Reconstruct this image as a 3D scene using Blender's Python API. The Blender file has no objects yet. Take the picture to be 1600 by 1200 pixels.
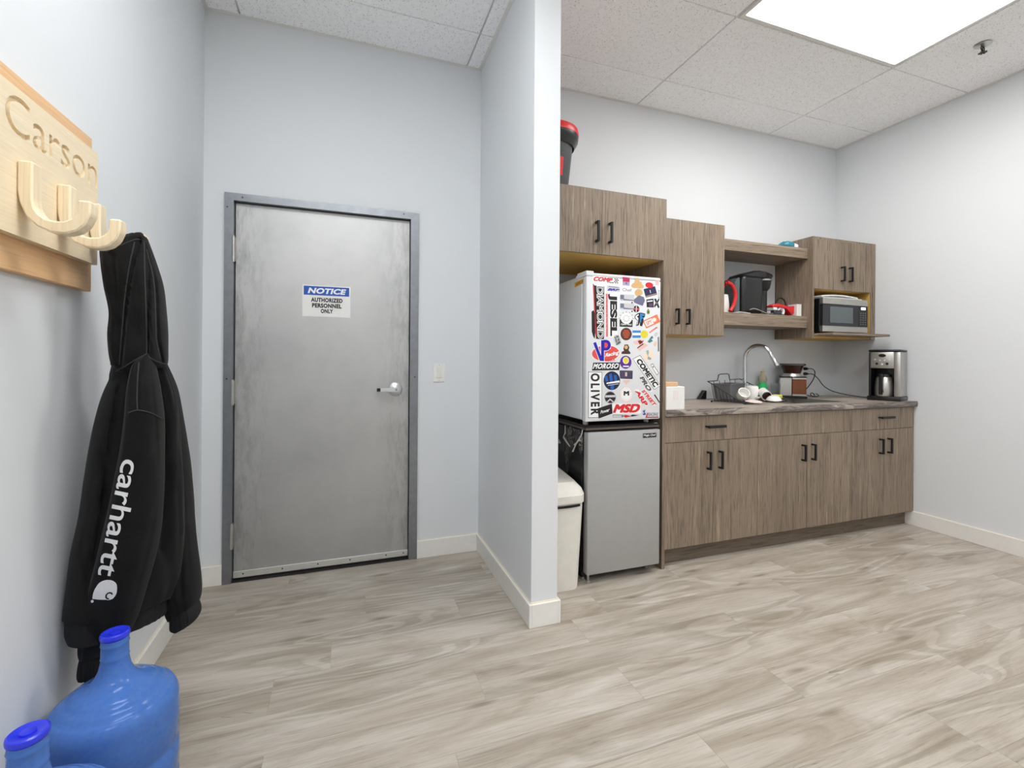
import bpy, bmesh, math, random
from mathutils import Vector, Matrix
from mathutils.bvhtree import BVHTree
import mathutils.noise as mnoise

random.seed(7)
SC = bpy.context.scene
COL = SC.collection
PI = math.pi

# ------------------------------------------------------------------ camera
CAM = Vector((0.7087, -2.8248, 1.1901))
YAW, ROLL, FPX, PPX, PPY = -0.345, 0.007, 728.43, 804.68, 562.55
_f = Vector((-math.sin(YAW), math.cos(YAW), 0))
_r0 = Vector((math.cos(YAW), math.sin(YAW), 0))
_u0 = Vector((0, 0, 1))
_r = _r0 * math.cos(ROLL) + _u0 * math.sin(ROLL)
_u = _u0 * math.cos(ROLL) - _r0 * math.sin(ROLL)
cd = bpy.data.cameras.new('camera')
cam = bpy.data.objects.new('camera', cd)
COL.objects.link(cam)
M = Matrix.Identity(4)
for i in range(3):
    M[i][0], M[i][1], M[i][2], M[i][3] = _r[i], _u[i], -_f[i], CAM[i]
cam.matrix_world = M
cd.sensor_width = 36
cd.lens = FPX / 1600 * 36
cd.shift_x = -(PPX - 800) / 1600
cd.shift_y = (PPY - 600) / 1600
cd.clip_start = 0.02
SC.camera = cam

# ------------------------------------------------------------------ world, exposure, render quality
w = bpy.data.worlds.new('world')
SC.world = w
w.use_nodes = True
w.node_tree.nodes['Background'].inputs[0].default_value = (0.5, 0.55, 0.6, 1)
w.node_tree.nodes['Background'].inputs[1].default_value = 0.05
SC.view_settings.view_transform = 'Standard'
SC.view_settings.look = 'None'
SC.view_settings.gamma = 1
SC.view_settings.use_curve_mapping = False
SC.view_settings.exposure = 0.48
cy = SC.cycles
cy.use_denoising = True
cy.max_bounces = 10
cy.diffuse_bounces = 6
cy.glossy_bounces = 4
cy.transmission_bounces = 8
cy.sample_clamp_indirect = 6
cy.caustics_reflective = False
cy.caustics_refractive = False
# troffers: (x0, x1, y0, y1, strength, colour)
LIGHTS = [
    (2.634, 3.840, -1.500, -0.918, 11.5, (1.0, 0.98, 0.95)),
    (0.174, 1.380, -2.095, -1.510, 10.8, (0.955, 0.985, 1.0)),
    (2.634, 3.840, -3.270, -2.690, 9.5, (1.0, 0.985, 0.965)),
    (0.174, 1.380, -4.455, -3.870, 12.5, (0.98, 0.99, 1.0)),
    (2.634, 3.840, -5.640, -5.050, 7.0, (1.0, 0.985, 0.965)),
]

# ------------------------------------------------------------------ helpers
def srgb(r, g, b):
    def c(v):
        v /= 255
        return v / 12.92 if v <= 0.04045 else ((v + 0.055) / 1.055) ** 2.4
    return (c(r), c(g), c(b), 1)

def ray(px, py):
    return _r * ((px - PPX) / FPX) - _u * ((py - PPY) / FPX) + _f

def on(px, py, ax, val):
    q = ray(px, py)
    return CAM + q * ((val - CAM[ax]) / q[ax])

def at(px, py, depth):
    return CAM + ray(px, py) * depth

class Mt:
    """small node-material builder"""
    def __init__(s, name):
        s.m = bpy.data.materials.new(name)
        s.m.use_nodes = True
        s.nt = s.m.node_tree
        s.b = s.nt.nodes['Principled BSDF']
    def n(s, t, **kw):
        x = s.nt.nodes.new(t)
        for k, v in kw.items():
            if k.startswith('i_'):
                x.inputs[k[2:].replace('_', ' ')].default_value = v
            else:
                setattr(x, k, v)
        return x
    def l(s, a, b):
        s.nt.links.new(a, b)
    def setp(s, **kw):
        for k, v in kw.items():
            s.b.inputs[k.replace('_', ' ')].default_value = v
        return s
    def coords(s, scale=(1, 1, 1), rnd=True):
        tc = s.n('ShaderNodeTexCoord')
        mp = s.n('ShaderNodeMapping')
        mp.inputs['Scale'].default_value = scale
        s.l(tc.outputs['Object'], mp.inputs['Vector'])
        out = mp.outputs[0]
        if rnd:
            oi = s.n('ShaderNodeObjectInfo')
            mu = s.n('ShaderNodeMath', operation='MULTIPLY')
            mu.inputs[1].default_value = 57.3
            s.l(oi.outputs['Random'], mu.inputs[0])
            ad = s.n('ShaderNodeVectorMath', operation='ADD')
            s.l(out, ad.inputs[0])
            s.l(mu.outputs[0], ad.inputs[1])
            out = ad.outputs[0]
        return out
    def noise(s, vec, scale=5, detail=3, rough=0.5, dist=0.0):
        x = s.n('ShaderNodeTexNoise')
        x.inputs['Scale'].default_value = scale
        x.inputs['Detail'].default_value = detail
        x.inputs['Roughness'].default_value = rough
        x.inputs['Distortion'].default_value = dist
        s.l(vec, x.inputs['Vector'])
        return x.outputs['Fac']
    def ramp(s, fac, stops, mode='LINEAR'):
        x = s.n('ShaderNodeValToRGB')
        x.color_ramp.interpolation = mode
        e = x.color_ramp.elements
        while len(e) < len(stops):
            e.new(0.5)
        for el, (p, c) in zip(e, stops):
            el.position = p
            el.color = c
        s.l(fac, x.inputs[0])
        return x.outputs[0]
    def mix(s, fac, a, b, mode='MIX'):
        x = s.n('ShaderNodeMix', data_type='RGBA', blend_type=mode)
        for inp, v in ((x.inputs[0], fac), (x.inputs[6], a), (x.inputs[7], b)):
            if isinstance(v, (int, float, tuple)):
                inp.default_value = v
            else:
                s.l(v, inp)
        return x.outputs[2]
    def bump(s, fac, strength=0.2, dist=0.002):
        x = s.n('ShaderNodeBump')
        x.inputs['Strength'].default_value = strength
        x.inputs['Distance'].default_value = dist
        s.l(fac, x.inputs['Height'])
        s.l(x.outputs[0], s.b.inputs['Normal'])
    def col(s, c):
        if isinstance(c, tuple):
            s.b.inputs['Base Color'].default_value = c
        else:
            s.l(c, s.b.inputs['Base Color'])
        return s

_plain = {}
def plain(name, rgb, rough=0.5, metal=0.0, var=0.04, **kw):
    """plain coloured surface with a little procedural unevenness"""
    if name in _plain:
        return _plain[name]
    t = Mt(name)
    v = t.coords()
    nz = t.noise(v, 25, 3)
    c = srgb(*rgb)
    lo = tuple(x * (1 - var) for x in c[:3]) + (1,)
    hi = tuple(min(1, x * (1 + var)) for x in c[:3]) + (1,)
    t.col(t.ramp(nz, [(0.3, lo), (0.7, hi)]))
    t.setp(Roughness=rough, Metallic=metal, **kw)
    _plain[name] = t.m
    return t.m

def wood(name, axis, dark, mid, light, rough=0.5, con=0.24):
    t = Mt(name)
    sc = [60, 60, 60]
    sc[axis] = 2.0
    v = t.coords(tuple(sc))
    a = t.noise(v, 1.0, 5, 0.65, 0.6)
    sc2 = [240, 240, 240]
    sc2[axis] = 7
    v2 = t.coords(tuple(sc2))
    b = t.noise(v2, 1.0, 3, 0.6, 0.3)
    sc3 = [7, 7, 7]
    sc3[axis] = 0.7
    v3 = t.coords(tuple(sc3))
    c3 = t.noise(v3, 1.0, 3, 0.5, 1.0)
    base = t.ramp(a, [(0.30, srgb(*dark)), (0.44, srgb(*mid)), (0.58, srgb(*mid)), (0.70, srgb(*light))])
    fine = t.ramp(b, [(0.34, tuple([con] * 3) + (1,)), (0.47, (1, 1, 1, 1)), (0.60, (1.0, 1.0, 1.0, 1)), (0.72, (1.18, 1.16, 1.13, 1))])
    bl = 0.16 if con < 0.6 else 0.04
    blot = t.ramp(c3, [(0.3, (1 - bl, 1 - bl, 1 - bl, 1)), (0.7, (1 + bl * 0.7,) * 3 + (1,))])
    m1 = t.mix(0.75, base, fine, 'MULTIPLY')
    m2 = t.mix(1.0, m1, blot, 'MULTIPLY')
    t.col(m2)
    t.bump(b, 0.15, 0.001)
    t.setp(Roughness=rough)
    return t.m

class MB:
    """collects shapes (world coordinates) that become one mesh"""
    def __init__(s):
        s.bm = bmesh.new()
    def box(s, x0, x1, y0, y1, z0, z1, bev=0.0, seg=1, mtx=None):
        b = bmesh.new()
        bmesh.ops.create_cube(b, size=1)
        for v in b.verts:
            v.co = Vector(((x0 + x1) / 2 + v.co.x * (x1 - x0), (y0 + y1) / 2 + v.co.y * (y1 - y0), (z0 + z1) / 2 + v.co.z * (z1 - z0)))
        if bev > 0:
            bmesh.ops.bevel(b, geom=list(b.edges), offset=bev, segments=seg, affect='EDGES', profile=0.5)
        s._add(b, mtx)
        return s
    def _add(s, b, mtx=None):
        if mtx is not None:
            bmesh.ops.transform(b, matrix=mtx, verts=b.verts)
        me = bpy.data.meshes.new('tmp')
        b.to_mesh(me)
        b.free()
        s.bm.from_mesh(me)
        bpy.data.meshes.remove(me)
    def lathe(s, prof, c=(0, 0, 0), axis=(0, 0, 1), seg=32, scale=(1, 1), mtx=None):
        """prof: (r, h) pairs; closed at ends when r == 0"""
        b = bmesh.new()
        rings = []
        for r, h in prof:
            if r < 1e-6:
                rings.append([b.verts.new((0, 0, h))])
            else:
                rings.append([b.verts.new((r * math.cos(2 * PI * i / seg) * scale[0], r * math.sin(2 * PI * i / seg) * scale[1], h)) for i in range(seg)])
        for A, B in zip(rings, rings[1:]):
            for i in range(seg):
                j = (i + 1) % seg
                if len(A) == 1 and len(B) == 1:
                    break
                if len(A) == 1:
                    b.faces.new((A[0], B[j], B[i]))
                elif len(B) == 1:
                    b.faces.new((A[i], A[j], B[0]))
                else:
                    b.faces.new((A[i], A[j], B[j], B[i]))
        q = Vector((0, 0, 1)).rotation_difference(Vector(axis)).to_matrix().to_4x4()
        T = Matrix.Translation(Vector(c)) @ q
        bmesh.ops.recalc_face_normals(b, faces=b.faces)
        s._add(b, (mtx @ T) if mtx is not None else T)
        return s
    def cyl(s, r, h0, h1, c=(0, 0, 0), axis=(0, 0, 1), seg=24, bev=0.0, scale=(1, 1), mtx=None):
        if bev > 0:
            p = [(0, h0), (r - bev, h0), (r, h0 + bev), (r, h1 - bev), (r - bev, h1), (0, h1)]
        else:
            p = [(0, h0), (r, h0), (r, h1), (0, h1)]
        return s.lathe(p, c, axis, seg, scale, mtx)
    def tube(s, pts, r, seg=8, closed=False, mtx=None):
        b = bmesh.new()
        pts = [Vector(p) for p in pts]
        n = len(pts)
        rr = r if isinstance(r, (list, tuple)) else [r] * n
        rings = []
        prev = None
        for i, p in enumerate(pts):
            if closed:
                t = pts[(i + 1) % n] - pts[i - 1]
            else:
                t = pts[min(i + 1, n - 1)] - pts[max(i - 1, 0)]
            t.normalize()
            if prev is None:
                a = Vector((0, 0, 1)) if abs(t.z) < 0.9 else Vector((1, 0, 0))
                e = t.cross(a).normalized()
            else:
                e = (prev - t * prev.dot(t)).normalized()
            prev = e
            g = t.cross(e)
            rings.append([b.verts.new(p + (e * math.cos(2 * PI * k / seg) + g * math.sin(2 * PI * k / seg)) * rr[i]) for k in range(seg)])
        m = n if closed else n - 1
        for i in range(m):
            A, B = rings[i], rings[(i + 1) % n]
            for k in range(seg):
                j = (k + 1) % seg
                b.faces.new((A[k], A[j], B[j], B[k]))
        if not closed:
            b.faces.new(rings[0][::-1])
            b.faces.new(rings[-1])
        bmesh.ops.recalc_face_normals(b, faces=b.faces)
        s._add(b, mtx)
        return s
    def prism(s, poly, d, mtx=None, bev=0.0):
        """poly: list of 3-D points, extruded by vector d"""
        b = bmesh.new()
        d = Vector(d)
        A = [b.verts.new(Vector(p)) for p in poly]
        B = [b.verts.new(Vector(p) + d) for p in poly]
        b.faces.new(A)
        b.faces.new(B)
        n = len(poly)
        for i in range(n):
            j = (i + 1) % n
            b.faces.new((A[i], A[j], B[j], B[i]))
        bmesh.ops.recalc_face_normals(b, faces=b.faces)
        if bev > 0:
            bmesh.ops.bevel(b, geom=list(b.edges), offset=bev, segments=1, affect='EDGES', profile=0.5)
        s._add(b, mtx)
        return s
    def sphere(s, c, r, sx=1, sy=1, sz=1, seg=20, mtx=None):
        b = bmesh.new()
        bmesh.ops.create_uvsphere(b, u_segments=seg, v_segments=max(8, seg // 2), radius=r)
        T = Matrix.Translation(Vector(c)) @ Matrix.Diagonal((sx, sy, sz, 1))
        s._add(b, (mtx @ T) if mtx is not None else T)
        return s
    def grid(s, rings, cap=True):
        """loft of closed rings (lists of points)"""
        b = bmesh.new()
        R = [[b.verts.new(p) for p in g] for g in rings]
        n = len(R[0])
        for A, B in zip(R, R[1:]):
            for i in range(n):
                j = (i + 1) % n
                b.faces.new((A[i], A[j], B[j], B[i]))
        if cap:
            b.faces.new(R[0][::-1])
            b.faces.new(R[-1])
        bmesh.ops.recalc_face_normals(b, faces=b.faces)
        s._add(b)
        return s

ORG = {}
def obj(name, mb, mat, parent=None, smooth=False, angle=40, label=None, kind=None, origin=None):
    """link one mesh object; vertices are given in world space and stored relative to the thing's base"""
    bm = mb.bm if isinstance(mb, MB) else mb
    if origin is None:
        if parent is not None:
            origin = ORG[parent.name]
        else:
            xs = [v.co for v in bm.verts]
            lo = Vector((min(v.x for v in xs), min(v.y for v in xs), min(v.z for v in xs)))
            hi = Vector((max(v.x for v in xs), max(v.y for v in xs), max(v.z for v in xs)))
            origin = Vector(((lo.x + hi.x) / 2, (lo.y + hi.y) / 2, lo.z))
    origin = Vector(origin)
    bmesh.ops.translate(bm, verts=bm.verts, vec=-origin)
    me = bpy.data.meshes.new(name)
    bm.to_mesh(me)
    bm.free()
    me.materials.append(mat)
    if smooth:
        for p in me.polygons:
            p.use_smooth = True
        me.set_sharp_from_angle(angle=math.radians(angle))
    o = bpy.data.objects.new(name, me)
    COL.objects.link(o)
    if parent is not None:
        o.parent = parent
        o.location = origin - ORG[parent.name]
    else:
        o.location = origin
    ORG[o.name] = origin
    if label:
        o['label'] = label
    if kind:
        o['kind'] = kind
    return o

def thing(name, label, cat, loc, group=None, kind=None):
    o = bpy.data.objects.new(name, None)
    COL.objects.link(o)
    o.location = loc
    o.empty_display_size = 0.05
    ORG[o.name] = Vector(loc)
    if label:
        o['label'] = label
    if cat:
        o['category'] = cat
    if group:
        o['group'] = group
    if kind:
        o['kind'] = kind
    return o

def tag(o, label, cat, group=None):
    o['label'] = label
    o['category'] = cat
    if group:
        o['group'] = group
    return o

def struct(name, mb, mat, parent=None, smooth=False, label=None):
    o = obj(name, mb, mat, parent, smooth)
    if parent is None:
        o['kind'] = 'structure'
        if label:
            o['label'] = label
    return o

_text_cache = {}
def text_mesh(body, off=0.0, shear=0.0, spacing=1.0):
    """flat text as (verts 2-D normalised to 0..1, faces)"""
    key = (body, off, shear, spacing)
    if key in _text_cache:
        return _text_cache[key]
    c = bpy.data.curves.new('lettering', 'FONT')
    c.body = body
    heavy_m = 'M' in body and off > 0.002      # the outline of M crosses itself when offset: thicken by overlaid copies
    c.offset = 0 if heavy_m else off
    c.shear = shear
    c.space_character = spacing
    c.resolution_u = 4
    c.align_x = 'CENTER'
    c.fill_mode = 'FRONT'
    o = bpy.data.objects.new('lettering', c)
    COL.objects.link(o)
    dg = bpy.context.evaluated_depsgraph_get()
    me = bpy.data.meshes.new_from_object(o.evaluated_get(dg))
    vs = [v.co.copy() for v in me.vertices]
    fs = [tuple(p.vertices) for p in me.polygons]
    bpy.data.objects.remove(o)
    bpy.data.curves.remove(c)
    bpy.data.meshes.remove(me)
    if heavy_m:
        v0, f0 = vs, fs
        vs, fs = [], []
        for dx, dy in ((0, 0), (off, off), (-off, off), (off, -off), (-off, -off)):
            k = len(vs)
            vs += [Vector((v.x + dx, v.y + dy, len(vs) / len(v0) * 0.00004)) for v in v0]
            fs += [tuple(i + k for i in f) for f in f0]
    x0, x1 = min(v.x for v in vs), max(v.x for v in vs)
    y0, y1 = min(v.y for v in vs), max(v.y for v in vs)
    out = [((v.x - x0) / (x1 - x0), (v.y - y0) / (y1 - y0), v.z) for v in vs]
    _text_cache[key] = (out, fs)
    return out, fs

def flat_on(verts2, faces, proj, lift, thick, extra=None):
    """2-D figure laid on a surface: proj(a, b) -> (point, normal)"""
    b = bmesh.new()
    top, bot = [], []
    for k, (a, c) in enumerate(verts2):
        p, n = proj(a, c)
        top.append(b.verts.new(p + n * (lift + thick + (extra[k] if extra else 0))))
    for f in faces:
        try:
            b.faces.new([top[i] for i in f])
        except ValueError:
            pass
    r = bmesh.ops.extrude_face_region(b, geom=list(b.faces))
    vv = [e for e in r['geom'] if isinstance(e, bmesh.types.BMVert)]
    for v in vv:
        pass
    # the original faces are moved down to the surface
    newset = set(vv)
    idx = {}
    old = [v for v in b.verts if v not in newset]
    for v in old:
        idx[v] = v
    for k, v in enumerate(top):
        if v.is_valid:
            p, n = proj(*verts2[k])
            v.co = p + n * lift
    bmesh.ops.recalc_face_normals(b, faces=b.faces)
    m = MB()
    m._add(b)
    return m

def quad_map(q):
    """bilinear map of 0..1 square; q = TL, TR, BR, BL in the target's 2-D units"""
    TL, TR, BR, BL = q
    def f(a, c):
        x = (1 - c) * ((1 - a) * BL[0] + a * BR[0]) + c * ((1 - a) * TL[0] + a * TR[0])
        y = (1 - c) * ((1 - a) * BL[1] + a * BR[1]) + c * ((1 - a) * TL[1] + a * TR[1])
        return x, y
    return f

def lettering(body, quad, proj, mat, parent, off=0.02, shear=0.0, lift=0.0006, thick=0.0003, spacing=1.0, name='lettering', label=None):
    vs, fs = text_mesh(body, off, shear, spacing)
    q = quad_map(quad)
    m = flat_on([q(v[0], v[1]) for v in vs], fs, proj, lift, thick, [v[2] for v in vs])
    return obj(name, m, mat, parent, label=label)

def patch(poly, proj, mat, parent, lift=0.0, thick=0.0004, name='sticker', label=None):
    m = flat_on(poly, [tuple(range(len(poly)))], proj, lift, thick)
    return obj(name, m, mat, parent, label=label)

def ell(cx, cy_, rx, ry, n=28, a0=0.0, a1=2 * PI, rot=0.0):
    out = []
    for i in range(n):
        t = a0 + (a1 - a0) * i / (n if abs(a1 - a0 - 2 * PI) < 1e-6 else n - 1)
        x, y = rx * math.cos(t), ry * math.sin(t)
        out.append((cx + x * math.cos(rot) - y * math.sin(rot), cy_ + x * math.sin(rot) + y * math.cos(rot)))
    return out

def rect(cx, cy_, w, h, deg=0.0):
    a = math.radians(deg)
    return [(cx + x * math.cos(a) - y * math.sin(a), cy_ + x * math.sin(a) + y * math.cos(a)) for x, y in ((-w / 2, -h / 2), (w / 2, -h / 2), (w / 2, h / 2), (-w / 2, h / 2))]

def plane_proj(ax, val, n):
    n = Vector(n)
    return lambda px, py: (on(px, py, ax, val), n)

def frame_proj(o, u, v):
    o, u, v = Vector(o), Vector(u), Vector(v)
    n = u.cross(v).normalized()
    return lambda a, c: (o + u * a + v * c, n)

def catmull(pts, per):
    out = []
    n = len(pts)
    for i in range(n - 1):
        p0, p1, p2, p3 = pts[max(i - 1, 0)], pts[i], pts[i + 1], pts[min(i + 2, n - 1)]
        for k in range(per):
            t = k / per
            out.append(tuple(0.5 * (2 * b + (c - a) * t + (2 * a - 5 * b + 4 * c - d) * t * t + (3 * b - a - 3 * c + d) * t ** 3) for a, b, c, d in zip(p0, p1, p2, p3)))
    out.append(tuple(pts[-1]))
    return out

def dup(root, delta, label=None, group=None):
    """a copy of a thing with copies of its parts and their parts"""
    def cp(o, par):
        c = o.copy()
        COL.objects.link(c)
        if par is not None:
            c.parent = par
        for k in list(o.children):
            cp(k, c)
        return c
    r = cp(root, None)
    r.location = Vector(root.location) + Vector(delta)
    ORG[r.name] = Vector(r.location)
    if label:
        r['label'] = label
    if group:
        r['group'] = group
    return r

# ------------------------------------------------------------------ materials
def wall_paint():
    t = Mt('wall_paint')
    v = t.coords(rnd=False)
    a = t.noise(v, 0.8, 2)
    t.col(t.ramp(a, [(0.3, srgb(220, 223, 226)), (0.7, srgb(223, 226, 229))]))
    b = t.noise(v, 260, 2)
    t.bump(b, 0.08, 0.001)
    t.setp(Roughness=0.55)
    t.b.inputs['Specular IOR Level'].default_value = 0.3
    return t.m
WALL = wall_paint()

def tile_mat():
    t = Mt('mineral_tile')
    v = t.coords(rnd=True)
    a = t.n('ShaderNodeTexVoronoi')
    a.inputs['Scale'].default_value = 85
    t.l(v, a.inputs['Vector'])
    n1 = t.noise(v, 60, 2)
    thr = t.n('ShaderNodeMath', operation='MULTIPLY')
    t.l(n1, thr.inputs[0]); thr.inputs[1].default_value = 0.33
    lt = t.n('ShaderNodeMath', operation='SUBTRACT')
    t.l(a.outputs['Distance'], lt.inputs[0]); t.l(thr.outputs[0], lt.inputs[1])
    n2 = t.noise(v, 45, 4, 0.7)
    base = t.ramp(n2, [(0.35, srgb(242, 243, 244)), (0.6, srgb(251, 251, 252))])
    pit = t.ramp(lt.outputs[0], [(0.0, (0.52, 0.51, 0.50, 1)), (0.05, (1, 1, 1, 1))])
    t.col(t.mix(1.0, base, pit, 'MULTIPLY'))
    t.bump(n2, 0.2, 0.0015)
    t.setp(Roughness=0.9)
    return t.m
TILE = tile_mat()
WHITEMETAL = plain('white_enamel', (225, 224, 220), 0.45, 0.0, 0.02)
TRIMW = plain('white_trim_paint', (232, 230, 226), 0.4, 0.0, 0.02)
CAULK = plain('cream_caulk', (228, 217, 192), 0.7)

def plank_mat():
    t = Mt('greige_vinyl_plank')
    v = t.coords((1.5, 8.0, 1.0))
    a = t.noise(v, 1.0, 5, 0.62, 0.9)
    v2 = t.coords((3.5, 120, 1.0))
    b = t.noise(v2, 1.0, 5, 0.7, 0.5)
    # cathedral figure: rings around stretched knots
    v3 = t.coords((0.9, 5.2, 1.0))
    vo = t.n('ShaderNodeTexNoise')
    vo.inputs['Scale'].default_value = 1.0
    vo.inputs['Detail'].default_value = 1.0
    t.l(v3, vo.inputs['Vector'])
    mul = t.n('ShaderNodeMath', operation='MULTIPLY')
    t.l(vo.outputs['Fac'], mul.inputs[0]); mul.inputs[1].default_value = 95
    sn = t.n('ShaderNodeMath', operation='SINE')
    t.l(mul.outputs[0], sn.inputs[0])
    mask = t.ramp(vo.outputs['Fac'], [(0.53, (0, 0, 0, 1)), (0.60, (1, 1, 1, 1))])
    ring = t.ramp(sn.outputs[0], [(0.0, (0.80, 0.785, 0.76, 1)), (0.6, (1, 1, 1, 1))])
    base = t.ramp(a, [(0.26, srgb(147, 135, 121)), (0.42, srgb(168, 158, 145)), (0.57, srgb(185, 177, 166)), (0.76, srgb(203, 197, 190))])
    fine = t.ramp(b, [(0.34, (0.80, 0.78, 0.76, 1)), (0.5, (1, 1, 1, 1)), (0.72, (1.05, 1.05, 1.05, 1))])
    m = t.mix(0.8, base, fine, 'MULTIPLY')
    mm = t.mix(mask, m, t.mix(1.0, m, ring, 'MULTIPLY'))
    # small dark knots
    v4 = t.coords((3.0, 14.0, 1.0))
    kn = t.n('ShaderNodeTexVoronoi')
    kn.inputs['Scale'].default_value = 0.55
    t.l(v4, kn.inputs['Vector'])
    km = t.ramp(kn.outputs['Distance'], [(0.03, (0.62, 0.58, 0.53, 1)), (0.13, (1, 1, 1, 1))])
    mm = t.mix(1.0, mm, km, 'MULTIPLY')
    v5 = t.coords((7, 260, 1.0))
    pr_ = t.noise(v5, 1.0, 3, 0.6)
    mm = t.mix(0.6, mm, t.ramp(pr_, [(0.30, (0.70, 0.67, 0.63, 1)), (0.42, (1, 1, 1, 1)), (0.70, (1.05, 1.05, 1.05, 1))]), 'MULTIPLY')
    v6 = t.coords((1.6, 26, 1.0))
    ck = t.noise(v6, 1.0, 2, 0.5, 1.5)
    ca = t.n('ShaderNodeMath', operation='SUBTRACT')
    t.l(ck, ca.inputs[0]); ca.inputs[1].default_value = 0.72
    cb_ = t.n('ShaderNodeMath', operation='ABSOLUTE')
    t.l(ca.outputs[0], cb_.inputs[0])
    mm = t.mix(1.0, mm, t.ramp(cb_.outputs[0], [(0.0, (0.62, 0.58, 0.54, 1)), (0.012, (1, 1, 1, 1))]), 'MULTIPLY')
    oi = t.n('ShaderNodeObjectInfo')
    tint = t.ramp(oi.outputs['Random'], [(0.0, (0.96, 0.96, 0.955, 1)), (1.0, (1.03, 1.03, 1.025, 1))])
    t.col(t.mix(1.0, mm, tint, 'MULTIPLY'))
    t.bump(b, 0.12, 0.0008)
    t.setp(Roughness=0.42)
    t.b.inputs['Specular IOR Level'].default_value = 0.4
    return t.m
PLANK = plank_mat()

CABV = wood('grey_brown_laminate_vertical', 2, (92, 78, 64), (138, 122, 105), (170, 152, 131))
CABH = wood('grey_brown_laminate_horizontal', 0, (92, 78, 64), (138, 122, 105), (170, 152, 131))
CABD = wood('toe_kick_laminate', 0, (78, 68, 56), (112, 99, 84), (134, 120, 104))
PINE = wood('pale_pine', 2, (232, 212, 178), (238, 221, 190), (243, 230, 204), 0.5, 0.86)
PINEH = wood('pale_pine_panel', 1, (230, 211, 178), (236, 219, 188), (241, 228, 202), 0.5, 0.9)
MAPLE = wood('honey_wood', 1, (214, 170, 122), (224, 182, 136), (232, 194, 150), 0.5, 0.85)
MDF = plain('raw_yellow_melamine', (206, 168, 92), 0.6, 0.0, 0.05)
BLACKMETAL = plain('matte_black_metal', (28, 28, 30), 0.4, 0.3)
BLACKPL = plain('black_plastic', (18, 18, 19), 0.32)
CHROME = plain('chrome', (220, 220, 222), 0.12, 1.0, 0.01)
SATIN = plain('satin_steel', (190, 188, 183), 0.32, 0.9, 0.03)
SATINCH = plain('satin_chrome', (214, 214, 216), 0.3, 0.7, 0.02)
WHITEPL = plain('white_plastic', (232, 231, 228), 0.4, 0.0, 0.015)
FRIDGEW = plain('fridge_white', (226, 228, 231), 0.3, 0.0, 0.01)
REDPL = plain('red_plastic', (205, 28, 34), 0.35)
DARKGAP = plain('dark_gap', (22, 20, 19), 0.8)

def steel_door():
    t = Mt('stained_galvanised_steel')
    v = t.coords(rnd=False)
    v2 = t.coords((22, 22, 6.0), rnd=False)
    a = t.noise(v, 2.2, 5, 0.65)
    s = t.noise(v2, 1.0, 4, 0.7, 0.4)
    sep = t.n('ShaderNodeSeparateXYZ')
    tc = t.n('ShaderNodeTexCoord')
    t.l(tc.outputs['Object'], sep.inputs[0])
    # grime lives near the two vertical edges
    edge = t.n('ShaderNodeMath', operation='ABSOLUTE')
    t.l(sep.outputs[0], edge.inputs[0])
    em = t.ramp(edge.outputs[0], [(0.26, (0, 0, 0, 1)), (0.47, (1, 1, 1, 1))])
    sp2 = t.noise(t.coords((70, 70, 14), rnd=False), 1.0, 4, 0.7)
    grime = t.mix(0.7, t.ramp(s, [(0.38, (0.62, 0.62, 0.61, 1)), (0.56, (1, 1, 1, 1))]), t.ramp(sp2, [(0.34, (0.40, 0.40, 0.39, 1)), (0.43, (1, 1, 1, 1))]), 'MULTIPLY')
    blot = t.ramp(a, [(0.3, srgb(178, 179, 179)), (0.5, srgb(190, 190, 189)), (0.7, srgb(197, 197, 196))])
    g2 = t.mix(em, (1, 1, 1, 1), grime)
    t.col(t.mix(0.68, blot, g2, 'MULTIPLY'))
    rr = t.ramp(a, [(0.3, (0.46, 0.46, 0.46, 1)), (0.7, (0.54, 0.54, 0.54, 1))])
    t.l(rr, t.b.inputs['Roughness'])
    t.setp(Metallic=0.85)
    return t.m
STEELDOOR = steel_door()
FRAMESTEEL = plain('grey_frame_steel', (140, 143, 148), 0.4, 0.85, 0.08)

def counter_mat():
    t = Mt('weathered_wood_counter')
    v = t.coords((2.0, 16, 16), rnd=False)
    a = t.noise(v, 1.0, 6, 0.65, 1.2)
    v2 = t.coords((1.2, 60, 60), rnd=False)
    b = t.noise(v2, 1.0, 3, 0.6)
    base = t.ramp(a, [(0.3, srgb(120, 108, 97)), (0.46, srgb(160, 149, 138)), (0.6, srgb(178, 168, 157)), (0.75, srgb(203, 196, 188))])
    fine = t.ramp(b, [(0.35, (0.8, 0.78, 0.76, 1)), (0.5, (1, 1, 1, 1))])
    t.col(t.mix(0.7, base, fine, 'MULTIPLY'))
    t.setp(Roughness=0.38)
    return t.m
COUNTER = counter_mat()

def counter_edge():
    t = Mt('bark_edge_print')
    v = t.coords((5, 30, 40), rnd=False)
    a = t.noise(v, 1.0, 6, 0.7, 1.5)
    v2 = t.coords((3.2, 3, 9), rnd=False)
    c = t.noise(v2, 1.0, 3, 0.6, 0.8)
    dark = t.ramp(a, [(0.35, srgb(72, 66, 62)), (0.5, srgb(110, 101, 95)), (0.62, srgb(150, 142, 136)), (0.72, srgb(215, 210, 205))])
    light = t.ramp(a, [(0.3, srgb(140, 129, 118)), (0.6, srgb(180, 170, 159))])
    m = t.ramp(c, [(0.43, (0, 0, 0, 1)), (0.48, (1, 1, 1, 1))])
    t.col(t.mix(m, light, dark))
    t.setp(Roughness=0.4)
    return t.m
CEDGE = counter_edge()

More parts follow.
